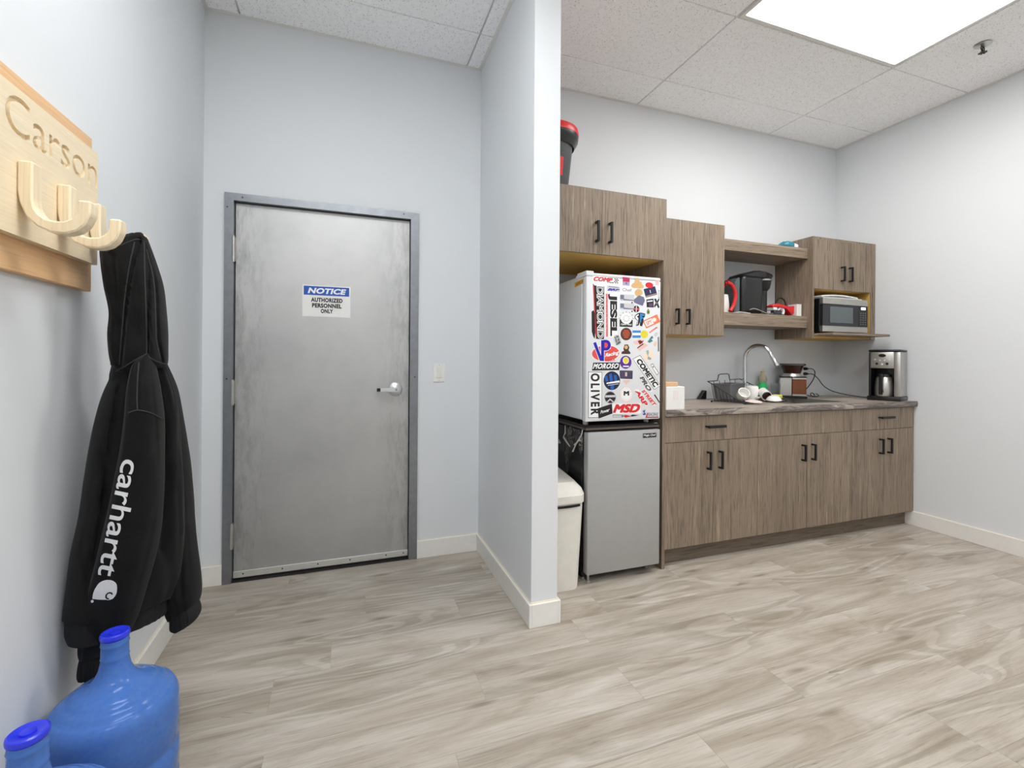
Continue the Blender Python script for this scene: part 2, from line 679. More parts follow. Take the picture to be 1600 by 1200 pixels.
def marble():
    t = Mt('black_marble_film')
    v = t.coords((1, 2.2, 1.2), rnd=False)
    a = t.noise(v, 7, 6, 0.7, 1.8)
    ab = t.n('ShaderNodeMath', operation='SUBTRACT')
    t.l(a, ab.inputs[0]); ab.inputs[1].default_value = 0.5
    ab2 = t.n('ShaderNodeMath', operation='ABSOLUTE')
    t.l(ab.outputs[0], ab2.inputs[0])
    c = t.noise(v, 2.0, 2)
    vein = t.ramp(ab2.outputs[0], [(0.0, (0.55, 0.53, 0.5, 1)), (0.018, (0.05, 0.05, 0.05, 1)), (0.06, (0.008, 0.008, 0.008, 1))])
    m = t.ramp(c, [(0.48, (0, 0, 0, 1)), (0.6, (1, 1, 1, 1))])
    t.col(t.mix(m, (0.010, 0.010, 0.010, 1), vein))
    t.setp(Roughness=0.25)
    return t.m
MARBLE = marble()

def fabric():
    t = Mt('washed_black_fleece')
    v = t.coords(rnd=False)
    a = t.noise(v, 9, 5, 0.7, 0.5)
    b = t.noise(v, 420, 2)
    t.col(t.ramp(a, [(0.3, srgb(13, 13, 14)), (0.6, srgb(22, 22, 22)), (0.8, srgb(34, 34, 33))]))
    t.bump(b, 0.3, 0.001)
    t.setp(Roughness=0.9)
    t.b.inputs['Sheen Weight'].default_value = 0.06
    t.b.inputs['Sheen Roughness'].default_value = 0.5
    t.b.inputs['Specular IOR Level'].default_value = 0.15
    return t.m
FLEECE = fabric()
RIB = plain('black_rib_knit', (16, 16, 17), 0.95)
SEAM = plain('seam_thread', (52, 51, 50), 0.9)
PRINT = plain('white_screen_print', (222, 222, 224), 0.6, 0.0, 0.02)

def jug_mat():
    t = Mt('blue_polycarbonate')
    v = t.coords(rnd=False)
    a = t.noise(v, 90, 3)
    t.col(t.ramp(a, [(0.3, srgb(104, 158, 255)), (0.7, srgb(116, 168, 255))]))
    t.setp(Roughness=0.06, IOR=1.22)
    t.b.inputs['Transmission Weight'].default_value = 0.55
    return t.m
JUG = jug_mat()
JUGCAP = plain('deep_blue_cap', (42, 54, 214), 0.28)
GLASS = None
def glass_mat():
    t = Mt('clear_glass')
    t.col((0.96, 0.97, 0.97, 1))
    t.setp(Roughness=0.03, IOR=1.3)
    t.b.inputs['Transmission Weight'].default_value = 0.95
    return t.m
GLASS = glass_mat()

def emit(name, rgb, strength):
    t = Mt(name)
    t.setp(Roughness=0.4)
    t.col((0.8, 0.8, 0.8, 1))
    t.b.inputs['Emission Color'].default_value = (*rgb, 1)
    t.b.inputs['Emission Strength'].default_value = strength
    return t.m

# ================================================================== THE ROOM
XR, ZC, YB = 4.624, 3.0, -6.2          # right wall, ceiling height, rear wall
XP0, XP1, YP = 1.4855, 1.6136, -0.8963  # partition
BH = 0.104

fl = struct('floor', MB().box(0, XR, YB, 0.12, -0.08, -0.006), plain('plank_joint', (120, 111, 100), 0.8), label='grey oak look vinyl plank floor')
PW, PL = 0.18, 1.22
ends = {3: 1.216, 4: 0.654, 5: 0.462, 6: 1.174, 7: 0.481, 8: 1.024}
row = 0
while -row * PW > YB:
    y1 = 0.0 - row * PW
    y0 = max(y1 - PW, YB)
    off = ends.get(row, random.uniform(0.05, 1.2))
    x = off - PL
    while x < XR:
        a, b = max(x, 0), min(x + PL, XR)
        if b - a > 0.03:
            obj('plank', MB().box(a + 0.0003, b - 0.0003, y0 + 0.0003, y1 - 0.0003, -0.006, 0.0), PLANK, fl,
                origin=((a + b) / 2, (y0 + y1) / 2, 0))
        x += PL
    row += 1

T = 0.12
wb = MB()
wb.box(-T, 0.128, 0, T, 0, ZC + 0.1).box(1.0745, XR + T, 0, T, 0, ZC + 0.1).box(0.128, 1.0745, 0, T, 2.03, ZC + 0.1)
struct('wall_back', wb, WALL, label='pale grey painted wall with the steel door and kitchenette')
struct('wall_left', MB().box(-T, 0, YB - T, 0, 0, ZC + 0.1), WALL, label='pale grey wall carrying the hook board')
struct('wall_right', MB().box(XR, XR + T, YB - T, 0, 0, ZC + 0.1), WALL, label='pale grey wall at the end of the counter')
struct('wall_rear', MB().box(0, XR, YB - T, YB, 0, ZC + 0.1), WALL, label='wall behind the viewer')
struct('wall_partition', MB().box(XP0, XP1, YP, 0, 0, ZC + 0.03, 0.002), WALL, label='short grey partition between door and kitchenette')

def baseboard(name, x0, x1, y0, y1, caulk):
    o = struct(name, MB().box(x0, x1, y0, y1, 0, BH, 0.002), TRIMW)
    c = caulk
    obj('caulk_line', MB().box(c[0], c[1], c[2], c[3], BH - 0.0005, BH + 0.0025), CAULK, o)
    return o
B = 0.013
baseboard('baseboard_back', 1.106, XP0, -B, 0, (1.106, XP0, -0.004, 0))
baseboard('baseboard_corner', 0, 0.096, -B, 0, (0, 0.096, -0.004, 0))
baseboard('baseboard_left', 0, B, YB, -B, (0, 0.004, YB, -B))
baseboard('baseboard_right', XR - B, XR, YB, -0.545, (XR - 0.004, XR, YB, -0.56))
pb = MB().box(XP0 - B, XP0, YP - B, -B, 0, BH, 0.002).box(XP0, XP1, YP - B, YP, 0, BH, 0.002).box(XP1, XP1 + B, YP - B, -0.30, 0, BH, 0.002)
pbo = struct('baseboard_partition', pb, TRIMW)
obj('caulk_line', MB().box(XP0 - 0.004, XP0, YP - 0.004, -B, BH - 0.0005, BH + 0.004).box(XP0, XP1, YP - 0.004, YP, BH - 0.0005, BH + 0.004), CAULK, pbo)

# ---------------------------------------------------------------- ceiling: tiles on a grid, troffers
ce = struct('ceiling', MB().box(0, XR, YB, 0, ZC + 0.035, ZC + 0.1), TILE, label='suspended ceiling of pitted mineral tiles')
GX = [0.0, 0.162, 1.392, 2.622, 3.852, XR]
GY = [0.0, -0.315]
while GY[-1] - 0.59 > YB:
    GY.append(GY[-1] - 0.5905)
GY.append(YB)
lightcells = []
for L in LIGHTS:
    lightcells.append(((L[0] + L[1]) / 2, (L[2] + L[3]) / 2))
for i in range(len(GX) - 1):
    for j in range(len(GY) - 1):
        x0, x1, y1, y0 = GX[i], GX[i + 1], GY[j], GY[j + 1]
        if any(x0 < a < x1 and y0 < b < y1 for a, b in lightcells):
            continue
        if x0 < XP0 < x1 and y1 > YP:     # tiles are cut round the partition head
            pieces = [(x0, XP0), (XP1, x1)]
        else:
            pieces = [(x0, x1)]
        for a, b in pieces:
            if b - a < 0.05:
                continue
            obj('ceiling_tile', MB().box(a + 0.0045, b - 0.0045, y0 + 0.0035, y1 - 0.0035, ZC + 0.001, ZC + 0.03, 0.002), TILE, ce)
for x in GX[1:-1]:
    obj('main_runner', MB().box(x - 0.012, x + 0.012, YB, 0, ZC + 0.014, ZC + 0.034), WHITEMETAL, ce)
for y in GY[1:-1]:
    obj('cross_tee', MB().box(0, XR, y - 0.012, y + 0.012, ZC + 0.010, ZC + 0.034), WHITEMETAL, ce)
obj('wall_angle', MB().box(XP1, XR, -0.02, 0, ZC - 0.001, ZC + 0.004).box(XR - 0.02, XR, YB, -0.02, ZC - 0.001, ZC + 0.004).box(0, XP0, -0.02, 0, ZC - 0.001, ZC + 0.004).box(0, 0.02, YB, -0.02, ZC - 0.001, ZC + 0.004).box(XP0 - 0.02, XP0, YP, -0.02, ZC - 0.001, ZC + 0.004).box(XP1, XP1 + 0.02, YP, -0.02, ZC - 0.001, ZC + 0.004), WHITEMETAL, ce)

LLAB = ['flush rectangular ceiling light panel above the kitchenette', 'ceiling light panel above the hook board', 'ceiling light panel over the open floor beside the kitchenette',
        'ceiling light panel behind the viewer on the left', 'ceiling light panel behind the viewer on the right']
for k, (x0, x1, y0, y1, s, c) in enumerate(LIGHTS):
    t = thing('ceiling_light', LLAB[k], 'light', ((x0 + x1) / 2, (y0 + y1) / 2, ZC), 'ceiling light panels')
    f = MB()
    f.box(x0, x1, y0, y0 + 0.02, ZC - 0.002, ZC + 0.028).box(x0, x1, y1 - 0.02, y1, ZC - 0.002, ZC + 0.028)
    f.box(x0, x0 + 0.02, y0 + 0.02, y1 - 0.02, ZC - 0.002, ZC + 0.028).box(x1 - 0.02, x1, y0 + 0.02, y1 - 0.02, ZC - 0.002, ZC + 0.028)
    obj('frame', f, WHITEMETAL, t)
    obj('diffuser', MB().box(x0 + 0.02, x1 - 0.02, y0 + 0.02, y1 - 0.02, ZC + 0.004, ZC + 0.012), emit('lit_diffuser_%s' % 'abcde'[k], c, s), t)

t = thing('fire_sprinkler', 'small dark pendant sprinkler head on the ceiling near the right wall', 'sprinkler', (4.088, -1.229, ZC))
sx, sy = 4.088, -1.229
obj('escutcheon', MB().lathe([(0, 0.0), (0.034, 0.0), (0.038, -0.004), (0.028, -0.010), (0.014, -0.012), (0, -0.012)], (sx, sy, ZC)), SATIN, t, True)
sp = MB().tube([(sx - 0.012, sy, ZC - 0.012), (sx - 0.016, sy, ZC - 0.026), (sx - 0.004, sy, ZC - 0.044)], 0.003)
sp.tube([(sx + 0.012, sy, ZC - 0.012), (sx + 0.016, sy, ZC - 0.026), (sx + 0.004, sy, ZC - 0.044)], 0.003)
sp.cyl(0.003, -0.042, -0.010, (sx, sy, ZC))
obj('yoke', sp, BLACKMETAL, t, True)
dfl = MB().cyl(0.006, -0.048, -0.042, (sx, sy, ZC))
for k in range(8):
    a = k * PI / 4
    dfl.box(0.003, 0.020, -0.0035, 0.0035, -0.049, -0.047, mtx=Matrix.Translation((sx, sy, ZC)) @ Matrix.Rotation(a, 4, 'Z'))
obj('deflector', dfl, BLACKMETAL, t)

# ---------------------------------------------------------------- steel door
DY = 0.022
d1 = thing('door_1', 'grey stained steel door in a steel frame', None, (0.599, 0, 0), kind='structure')
FX0, FX1, FZ = 0.097, 1.1057, 2.0605
IX0, IX1, IZ = 0.1395, 1.0585, 2.0215
def frame_piece(poly, rev):
    m = MB().prism([(a, -0.012, c) for a, c in poly], (0, 0.0115, 0))
    m.box(*rev)
    return m
obj('frame_jamb', frame_piece([(FX0, 0), (IX0, 0), (IX0, IZ), (FX0, FZ)], (IX0 - 0.009, IX0, -0.0005, 0.118, 0, IZ)), FRAMESTEEL, d1)
obj('frame_jamb', frame_piece([(IX1, 0), (FX1, 0), (FX1, FZ), (IX1, IZ)], (IX1, IX1 + 0.009, -0.0005, 0.118, 0, IZ)), FRAMESTEEL, d1)
obj('frame_head', frame_piece([(FX0, FZ), (IX0, IZ), (IX1, IZ), (FX1, FZ)], (IX0, IX1, -0.0005, 0.118, IZ, IZ + 0.008)), FRAMESTEEL, d1)
for px, py in ((379, 308.5), (631, 334.5), (355, 323), (354, 592), (648, 589)):
    p = on(px, py, 1, -0.012)
    obj('frame_screw', MB().cyl(0.0045, 0, 0.0012, p, (0, -1, 0), 10), plain('dark_screw', (70, 70, 72), 0.4, 0.6), d1)
obj('door_panel', MB().box(0.1425, 1.0555, DY, DY + 0.044, 0.014, 2.0185, 0.0015), STEELDOOR, d1, origin=(0.599, DY, 0))
for z0, z1 in ((1.703, 1.828), (0.948, 1.07), (0.189, 0.314)):
    h = MB()
    n = 5
    L = (z1 - z0) / n
    for k in range(n):
        h.cyl(0.0082, z0 + k * L + 0.0006, z0 + (k + 1) * L - 0.0006, (0.1405, -0.013, 0), seg=14)
    h.cyl(0.0065, z0 - 0.006, z1 + 0.006, (0.1405, -0.013, 0), seg=12)
    h.box(0.1425, 0.1475, -0.013, DY, z0, z1)
    obj('hinge', h, SATIN, d1, True)
sw = obj('door_sweep', MB().box(0.1425, 1.0555, DY - 0.008, DY, 0.017, 0.051, 0.001), plain('aluminium_strip', (206, 205, 200), 0.4, 0.5), d1)
for x in (0.19, 0.38, 0.56, 0.73, 0.93, 1.03):
    obj('screw', MB().cyl(0.004, 0, 0.001, (x, DY - 0.008, 0.036), (0, -1, 0), 10), DARKGAP, sw)
obj('gap_shade_strip', MB().box(0.1425, 1.0555, DY - 0.004, DY + 0.03, 0.003, 0.017), DARKGAP, d1)  # dark strip painted in for the shade of the open gap below the sweep
obj('threshold', MB().box(0.1395, 1.0585, -0.004, 0.118, 0.0, 0.0035), plain('gritty_black_threshold', (34, 32, 31), 0.95, 0.0, 0.5), d1)
obj('dark_backing', MB().box(0.1395, 1.0585, 0.072, 0.112, 0.0035, 2.0215), DARKGAP, d1)  # unseen dark box added behind the door so the gap shows black
hx, hz = 0.977, 1.0125
hd = obj('handle', MB().lathe([(0, 0), (0.041, 0), (0.041, 0.006), (0.036, 0.011), (0.020, 0.014), (0.013, 0.018), (0.013, 0.052), (0, 0.052)], (hx, DY, hz), (0, -1, 0), 32), SATINCH, d1, True)
lv = MB()
lv.grid([[Vector((x, DY - 0.052 + dy, hz + dz)) for dy, dz in ((-a, -b), (a * 0.8, -b), (a * 0.8, b), (-a, b))] for x, a, b in ((hx + 0.015, 0.007, 0.010), (hx + 0.008, 0.010, 0.0125), (hx - 0.02, 0.010, 0.0115), (hx - 0.05, 0.008, 0.010), (hx - 0.088, 0.007, 0.0095))])
obj('lever', lv, SATINCH, hd, True, 50)
obj('lever_tip', MB().box(hx - 0.108, hx - 0.0875, DY - 0.058, DY - 0.047, hz - 0.0095, hz + 0.0095, 0.002), BLACKPL, hd, label='dark end of the lever')
kc = MB().cyl(0.008, 0, 0.003, (hx, DY - 0.061, hz), (0, -1, 0), 16)
obj('lock_cylinder', kc, SATIN, hd)
obj('keyway', MB().box(hx - 0.0012, hx + 0.0012, DY - 0.0646, DY - 0.0638, hz - 0.004, hz + 0.004), DARKGAP, hd)
# green remnant of masking tape along the hinge jamb
obj('tape_strip', MB().box(0.0955, 0.0969, -0.006, 0.0, 1.66, 1.93), plain('green_tape', (70, 120, 60), 0.7), d1, label='strip of green masking tape beside the frame')

# notice on the door
sg = thing('notice_sign', 'white notice with a blue heading stuck on the steel door', 'sign', (0.596, DY, 1.426))
obj('board', MB().box(0.470, 0.7225, DY - 0.0018, DY - 0.0002, 1.426, 1.603), WHITEPL, sg)
SP = frame_proj((0, DY - 0.0018, 0), (1, 0, 0), (0, 0, 1))
patch([(0.477, 1.547), (0.7155, 1.547), (0.7155, 1.597), (0.477, 1.597)], SP, plain('sign_blue', (22, 84, 180), 0.4, 0.0, 0.02), sg, 0, 0.0003, 'heading_band', 'blue heading band')
INK = plain('black_ink', (20, 20, 21), 0.6)
WINK = plain('white_ink', (238, 238, 238), 0.5, 0.0, 0.01)
def sgn(body, x0, x1, z0, z1, mat, off, sh, spc=1.0):
    lettering(body, [(x0, z1), (x1, z1), (x1, z0), (x0, z0)], SP, mat, sg, off, sh, 0.0004, 0.0003, spc)
sgn('NOTICE', 0.497, 0.700, 1.556, 1.588, WINK, 0.045, 0.22, 1.05)
sgn('AUTHORIZED', 0.514, 0.680, 1.5085, 1.5335, INK, 0.048, 0, 1.08)
sgn('PERSONNEL', 0.520, 0.675, 1.477, 1.502, INK, 0.048, 0, 1.08)
sgn('ONLY', 0.565, 0.630, 1.447, 1.471, INK, 0.048, 0, 1.08)

# light switch
lsw = thing('light_switch', 'white rocker light switch on the wall beside the steel door', 'switch', (1.233, 0, 1.0537))
obj('plate', MB().box(1.198, 1.268, -0.006, -0.0002, 1.0537, 1.1677, 0.002), WHITEPL, lsw)
obj('rocker', MB().prism([(1.2165, -0.006, 1.078), (1.2165, -0.0095, 1.080), (1.2165, -0.007, 1.143), (1.2165, -0.006, 1.144)], (0.033, 0, 0)), WHITEMETAL, lsw)
for z in (1.064, 1.1575):
    obj('screw', MB().cyl(0.003, 0, 0.0008, (1.233, -0.006, z), (0, -1, 0), 10), SATIN, lsw)

# ================================================================== KITCHEN CABINETS
def pull(name, x, z0, z1, y, parent, horiz=False, L=None):
    """black bar pull standing off a front at depth y"""
    m = MB()
    if not horiz:
        m.box(x - 0.006, x + 0.006, y - 0.034, y - 0.022, z0, z1, 0.001)
        m.box(x - 0.006, x + 0.006, y - 0.022, y, z0, z0 + 0.011).box(x - 0.006, x + 0.006, y - 0.022, y, z1 - 0.011, z1)
    else:
        m.box(x - L / 2, x + L / 2, y - 0.034, y - 0.022, z0 - 0.008, z0 + 0.008, 0.001)
        m.box(x - L / 2, x - L / 2 + 0.010, y - 0.022, y, z0 - 0.0045, z0 + 0.0045).box(x + L / 2 - 0.010, x + L / 2, y - 0.022, y, z0 - 0.0045, z0 + 0.0045)
    return obj(name, m, BLACKMETAL, parent)

G = 0.0012
YF = -0.6005
def base_cab(x0, x1, mid, drawer, label):
    t = thing('base_cabinet', label, 'cabinet', ((x0 + x1) / 2, -0.3, 0), 'grey brown base cabinets under the counter')
    c = MB().box(x0 + 0.0005, x1 - 0.0005, YF + 0.020, -0.004, 0.1057, 0.1237).box(x0 + 0.0005, x0 + 0.018, YF + 0.020, -0.004, 0.1237, 0.868)
    c.box(x1 - 0.018, x1 - 0.0005, YF + 0.020, -0.004, 0.1237, 0.868).box(x0 + 0.018, x1 - 0.018, YF + 0.020, YF + 0.034, 0.700, 0.735).box(x0 + 0.018, x1 - 0.018, -0.018, -0.004, 0.1237, 0.868)
    obj('carcass', c, CABV, t)
    for a, b, hxx in ((x0, mid, mid - 0.044), (mid, x1, mid + 0.044)):
        dd = obj('door', MB().box(a + G, b - G, YF, YF + 0.018, 0.1057, 0.7165, 0.0006), CABV, t)
        pull('handle', hxx, 0.548, 0.655, YF, dd)
    fr = obj('drawer' if drawer else 'false_front', MB().box(x0 + G, x1 - G, YF, YF + 0.018, 0.7195, 0.868, 0.0006), CABV, t)
    if drawer:
        pull('handle', (x0 + x1) / 2 + 0.004, 0.803, 0, YF, fr, True, 0.13)
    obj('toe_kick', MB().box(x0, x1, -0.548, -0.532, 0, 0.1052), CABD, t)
    return t
base_cab(2.4255, 3.122, 2.775, True, 'base cabinet beside the fridge with a drawer over two doors')
base_cab(3.122, 3.967, 3.543, False, 'wide base cabinet below the sink with two doors and no drawer')
base_cab(3.967, 4.616, 4.289, True, 'base cabinet at the right wall with a drawer over two doors')

# countertop with a cut-out for the sink
SX0, SX1, SY0, SY1 = 3.50, 4.00, -0.52, -0.13
ct = thing('countertop', 'weathered wood look counter with a dark bark print front edge', 'counter', (3.524, -0.31, 0.8735))
cm = MB().box(2.4245, SX0, -0.617, -0.001, 0.8735, 0.910).box(SX1, 4.623, -0.617, -0.001, 0.8735, 0.910)
cm.box(SX0, SX1, -0.617, SY0, 0.8735, 0.910).box(SX0, SX1, SY1, -0.001, 0.8735, 0.910)
obj('slab', cm, COUNTER, ct)
ed = MB()
pts = []
nseg = 60
for k in range(nseg + 1):
    x = 2.4245 + (4.623 - 2.4245) * k / nseg
    j = mnoise.noise(Vector((x * 9, 0.3, 0))) * 0.0025
    pts.append([Vector((x, -0.617, 0.8725)), Vector((x, -0.620 + j, 0.8735)), Vector((x, -0.623 + j, 0.889 + j)), Vector((x, -0.621 + j, 0.9085)), Vector((x, -0.617, 0.9105))])
ed.grid(pts)
obj('front_edge', ed, CEDGE, ct, label='bark print front edge')

snk = thing('kitchen_sink', 'stainless drop-in sink let into the counter below the tap', 'sink', (3.75, -0.325, 0.73))
rm = MB()
for a in ((SX0 - 0.018, SX1 + 0.018, SY0 - 0.018, SY0 + 0.004), (SX0 - 0.018, SX1 + 0.018, SY1 - 0.004, SY1 + 0.018), (SX0 - 0.018, SX0 + 0.004, SY0 + 0.004, SY1 - 0.004), (SX1 - 0.004, SX1 + 0.018, SY0 + 0.004, SY1 - 0.004)):
    rm.box(*a, 0.9102, 0.9135, 0.0008)
obj('rim', rm, SATIN, snk)
bs = MB()
x0, x1, y0, y1 = SX0 + 0.004, SX1 - 0.004, SY0 + 0.004, SY1 - 0.004
bs.box(x0, x1, y0, y1, 0.735, 0.737).box(x0, x0 + 0.002, y0, y1, 0.737, 0.910).box(x1 - 0.002, x1, y0, y1, 0.737, 0.910).box(x0, x1, y0, y0 + 0.002, 0.737, 0.910).box(x0, x1, y1 - 0.002, y1, 0.737, 0.910)
obj('basin', bs, SATIN, snk)
obj('drain', MB().lathe([(0, 0), (0.042, 0), (0.04, 0.003), (0.02, 0.001), (0, 0.001)], (3.75, -0.33, 0.737)), CHROME, snk, True)

# tall cabinet over the refrigerators, with the full-height side panel
tc = thing('tall_cabinet', 'tall cabinet framing the fridges with two short doors on top', 'cabinet', (2.02, -0.30, 0))
TX0, TX1, TYF, TZB, TZT = XP1 + 0.001, 2.4242, -0.6048, 1.7658, 2.1175
obj('side_panel', MB().box(2.4045, TX1, TYF + 0.0195, -0.001, 0, TZT, 0.0008).box(2.4045, TX1, TYF, TYF + 0.0195, 0, TZB), CABV, tc)
cc = MB().box(TX0, 2.4043, TYF + 0.020, -0.001, TZT - 0.018, TZT).box(TX0, TX0 + 0.018, TYF + 0.020, -0.001, TZB + 0.018, TZT - 0.018)
obj('carcass', cc, CABV, tc)
obj('underside', MB().box(TX0, 2.4043, TYF + 0.020, -0.001, TZB, TZB + 0.018), MDF, tc, label='raw yellow underside')
for a, b, hxx in ((TX0, 2.003, 1.966), (2.003, TX1, 2.047)):
    dd = obj('door', MB().box(a + G, b - G, TYF, TYF + 0.018, TZB, TZT - 0.001, 0.0006), CABV, tc)
    pull('handle', hxx, 1.828, 1.939, TYF, dd)

# wall cabinet
UX0, UX1, UYF, UZB, UZT = 2.4255, 3.137, -0.3025, 1.3615, 2.122
uc = thing('upper_cabinet', 'wall cabinet with two tall doors right of the fridge', 'cabinet', (2.78, -0.15, UZB))
c = MB().box(UX0, UX0 + 0.016, UYF + 0.020, -0.001, UZB + 0.016, UZT).box(UX1 - 0.016, UX1, UYF + 0.020, -0.001, UZB + 0.016, UZT)
c.box(UX0 + 0.016, UX1 - 0.016, UYF + 0.020, -0.001, UZT - 0.016, UZT)
obj('carcass', c, CABV, uc)
obj('underside', MB().box(UX0, UX1, UYF + 0.020, -0.001, UZB, UZB + 0.0155), MDF, uc, label='raw yellow underside')
for a, b, hxx in ((UX0, 2.778, 2.737), (2.778, UX1, 2.822)):
    dd = obj('door', MB().box(a + G, b - G, UYF, UYF + 0.018, UZB + 0.004, UZT, 0.0006), CABV, uc)
    pull('handle', hxx, 1.431, 1.534, UYF, dd)

# open shelf unit
SHY = -0.285
sh = thing('open_shelf', 'open thick shelf unit between the two wall cabinets', 'shelf', (3.54, -0.14, 1.443))
obj('top_board', MB().box(UX1 + 0.0005, 3.940, SHY, -0.001, 1.962, 2.039, 0.001), CABH, sh)
obj('bottom_board', MB().box(UX1 + 0.0005, 3.940, SHY, -0.001, 1.445, 1.532, 0.001), CABH, sh)
SHZ = 1.532

# microwave cabinet
RX0, RX1, RYF, RZB, RZT, RZD = 3.9408, 4.602, -0.325, 1.3696, 2.1227, 1.7341
rc = thing('upper_cabinet', 'wall cabinet with two short doors above the microwave niche', 'cabinet', (4.27, -0.16, RZB))
obj('side_panel', MB().box(RX0, RX0 + 0.016, RYF, -0.001, RZB, RZT, 0.0005), CABV, rc)
obj('side_panel', MB().box(4.568, RX1 + 0.02, RYF, -0.001, RZB, RZT, 0.0005), CABV, rc)
obj('niche_lining', MB().box(4.562, 4.5678, RYF + 0.006, -0.001, 1.4035, RZD).box(RX0 + 0.0162, 4.5618, RYF + 0.019, -0.001, RZD, RZD + 0.016).box(RX0 + 0.0162, 4.5618, -0.008, -0.001, 1.4035, RZD).box(RX0 + 0.0162, 4.5618, RYF + 0.002, -0.001, RZB, RZB + 0.015), MDF, rc, label='raw yellow inside of the niche')
obj('top_panel', MB().box(RX0 + 0.0162, 4.5678, RYF + 0.002, -0.001, RZT - 0.016, RZT), CABV, rc)
for a, b, hxx in ((RX0 + 0.0165, 4.278, 4.240), (4.278, 4.5675, 4.325)):
    dd = obj('door', MB().box(a + G, b - G, RYF, RYF + 0.018, RZD + 0.002, RZT - 0.017, 0.0006), CABV, rc)
    pull('handle', hxx, 1.803, 1.915, RYF, dd)
obj('pull_out_shelf', MB().box(RX0 + 0.0175, 4.5610, -0.470, -0.010, 1.3860, 1.4030, 0.0008), CABH, rc)

# ================================================================== FRIDGES
FY = -0.6465
fr = thing('upper_fridge', 'small white fridge covered in stickers standing on the silver fridge', 'fridge', (2.12, -0.35, 0.8632))
FRX0, FRX1, FZ0, FZ1 = 1.888, 2.3560, 0.8632, 1.654
obj('body', MB().box(FRX0 + 0.004, FRX1 - 0.004, -0.590, -0.12, FZ0 + 0.008, FZ1 - 0.006, 0.006), FRIDGEW, fr)
obj('door', MB().box(FRX0, FRX1, FY, -0.604, FZ0 + 0.004, FZ1 - 0.018, 0.007, 2), FRIDGEW, fr, True)
obj('door_gasket', MB().box(FRX0 + 0.008, FRX1 - 0.008, -0.604, -0.590, FZ0 + 0.012, FZ1 - 0.024), plain('grey_gasket', (150, 152, 154), 0.7), fr)
obj('top_cap', MB().box(FRX0, FRX1, FY + 0.002, -0.52, FZ1 - 0.017, FZ1, 0.004), FRIDGEW, fr)
obj('hinge', MB().box(FRX0 + 0.004, FRX0 + 0.05, FY + 0.012, -0.53, FZ1 + 0.0003, FZ1 + 0.012, 0.003), FRIDGEW, fr)
for x in (FRX0 + 0.04, FRX1 - 0.04):
    for y in (-0.57, -0.16):
        obj('foot', MB().cyl(0.014, FZ0 - 0.020, FZ0 + 0.0078, (x, y, 0), seg=14), plain('grey_feet', (190, 190, 188), 0.5), fr)

lf = thing('lower_fridge', 'silver door mini fridge with black marbled sides on the floor', 'fridge', (2.13, -0.35, 0))
LX0, LX1 = 1.9054, 2.3640
obj('body', MB().box(LX0, LX1, -0.575, -0.11, 0.045, 0.812, 0.004), MARBLE, lf, origin=(2.13, -0.35, 0))
obj('worktop', MB().box(LX0 - 0.001, LX1 + 0.001, -0.622, -0.11, 0.8125, 0.8430, 0.006), plain('black_worktop', (34, 30, 29), 0.35), lf)
obj('worktop_trim', MB().box(LX0 - 0.004, LX1 + 0.002, -0.6255, -0.6225, 0.820, 0.829).box(LX0 - 0.004, LX0 - 0.0012, -0.6220, -0.14, 0.820, 0.829), plain('bronze_trim', (110, 98, 90), 0.35, 0.4), lf)
SILV = plain('silver_door_film', (176, 177, 177), 0.36, 0.35, 0.02)
obj('door', MB().box(LX0 + 0.001, LX1 - 0.001, -0.640, -0.592, 0.052, 0.808, 0.006, 2), SILV, lf, True)
obj('door_gasket', MB().box(LX0 + 0.004, LX1 - 0.004, -0.592, -0.575, 0.056, 0.804), BLACKPL, lf)
obj('plinth', MB().box(LX0 + 0.006, LX1 - 0.006, -0.565, -0.13, 0.014, 0.0448), BLACKPL, lf)
for x in (LX0 + 0.022, LX1 - 0.03):
    for y in (-0.555, -0.16):
        obj('foot', MB().lathe([(0, 0), (0.011, 0), (0.011, 0.012), (0.006, 0.014), (0, 0.014)], (x, y, 0), seg=14), SATIN, lf)
obj('door_foot', MB().lathe([(0, 0), (0.011, 0), (0.011, 0.016), (0.006, 0.018), (0.006, 0.051), (0, 0.051)], (LX0 + 0.022, -0.612, 0), seg=14), SATIN, lf)
LS = plane_proj(0, LX0, (-1, 0, 0))
CRK = plain('torn_film_white', (205, 200, 192), 0.7)
patch([(882.6, 664.5), (883.6, 664.5), (884.0, 677), (881.2, 681.6), (886, 689), (891.6, 698), (889.8, 697.6), (884.6, 691.4), (879.6, 683.6), (882.4, 676)], LS, CRK, lf, 0.0004, 0.0006, 'torn_film', 'white tear in the marbled film')
patch([(911.4, 670.5), (910.2, 678), (906.6, 686), (908.6, 689.6), (904.4, 689.2), (900.6, 695), (896.2, 706.2), (893.6, 706), (897.8, 697), (896.4, 694.4), (900, 691.6), (904.6, 684.6), (908.4, 678), (909.8, 671)], LS, CRK, lf, 0.0004, 0.0006, 'torn_film', 'branching white tear in the marbled film')
patch([(873.4, 686), (875.8, 691.4), (876.2, 693), (872.4, 692.6)], LS, CRK, lf, 0.0004, 0.0006, 'torn_film', 'small white chip in the marbled film')
BP = frame_proj((0, -0.640, 0), (1, 0, 0), (0, 0, 1))
bdg = patch([(2.248, 0.765), (2.336, 0.765), (2.336, 0.789), (2.248, 0.789)], BP, BLACKPL, lf, 0, 0.0012, 'badge', 'small black name badge')
lettering('Magic Chef', [(2.252, 0.784), (2.332, 0.784), (2.332, 0.770), (2.252, 0.770)], BP, WINK, bdg, 0.01, 0.15, 0.0012, 0.0003)

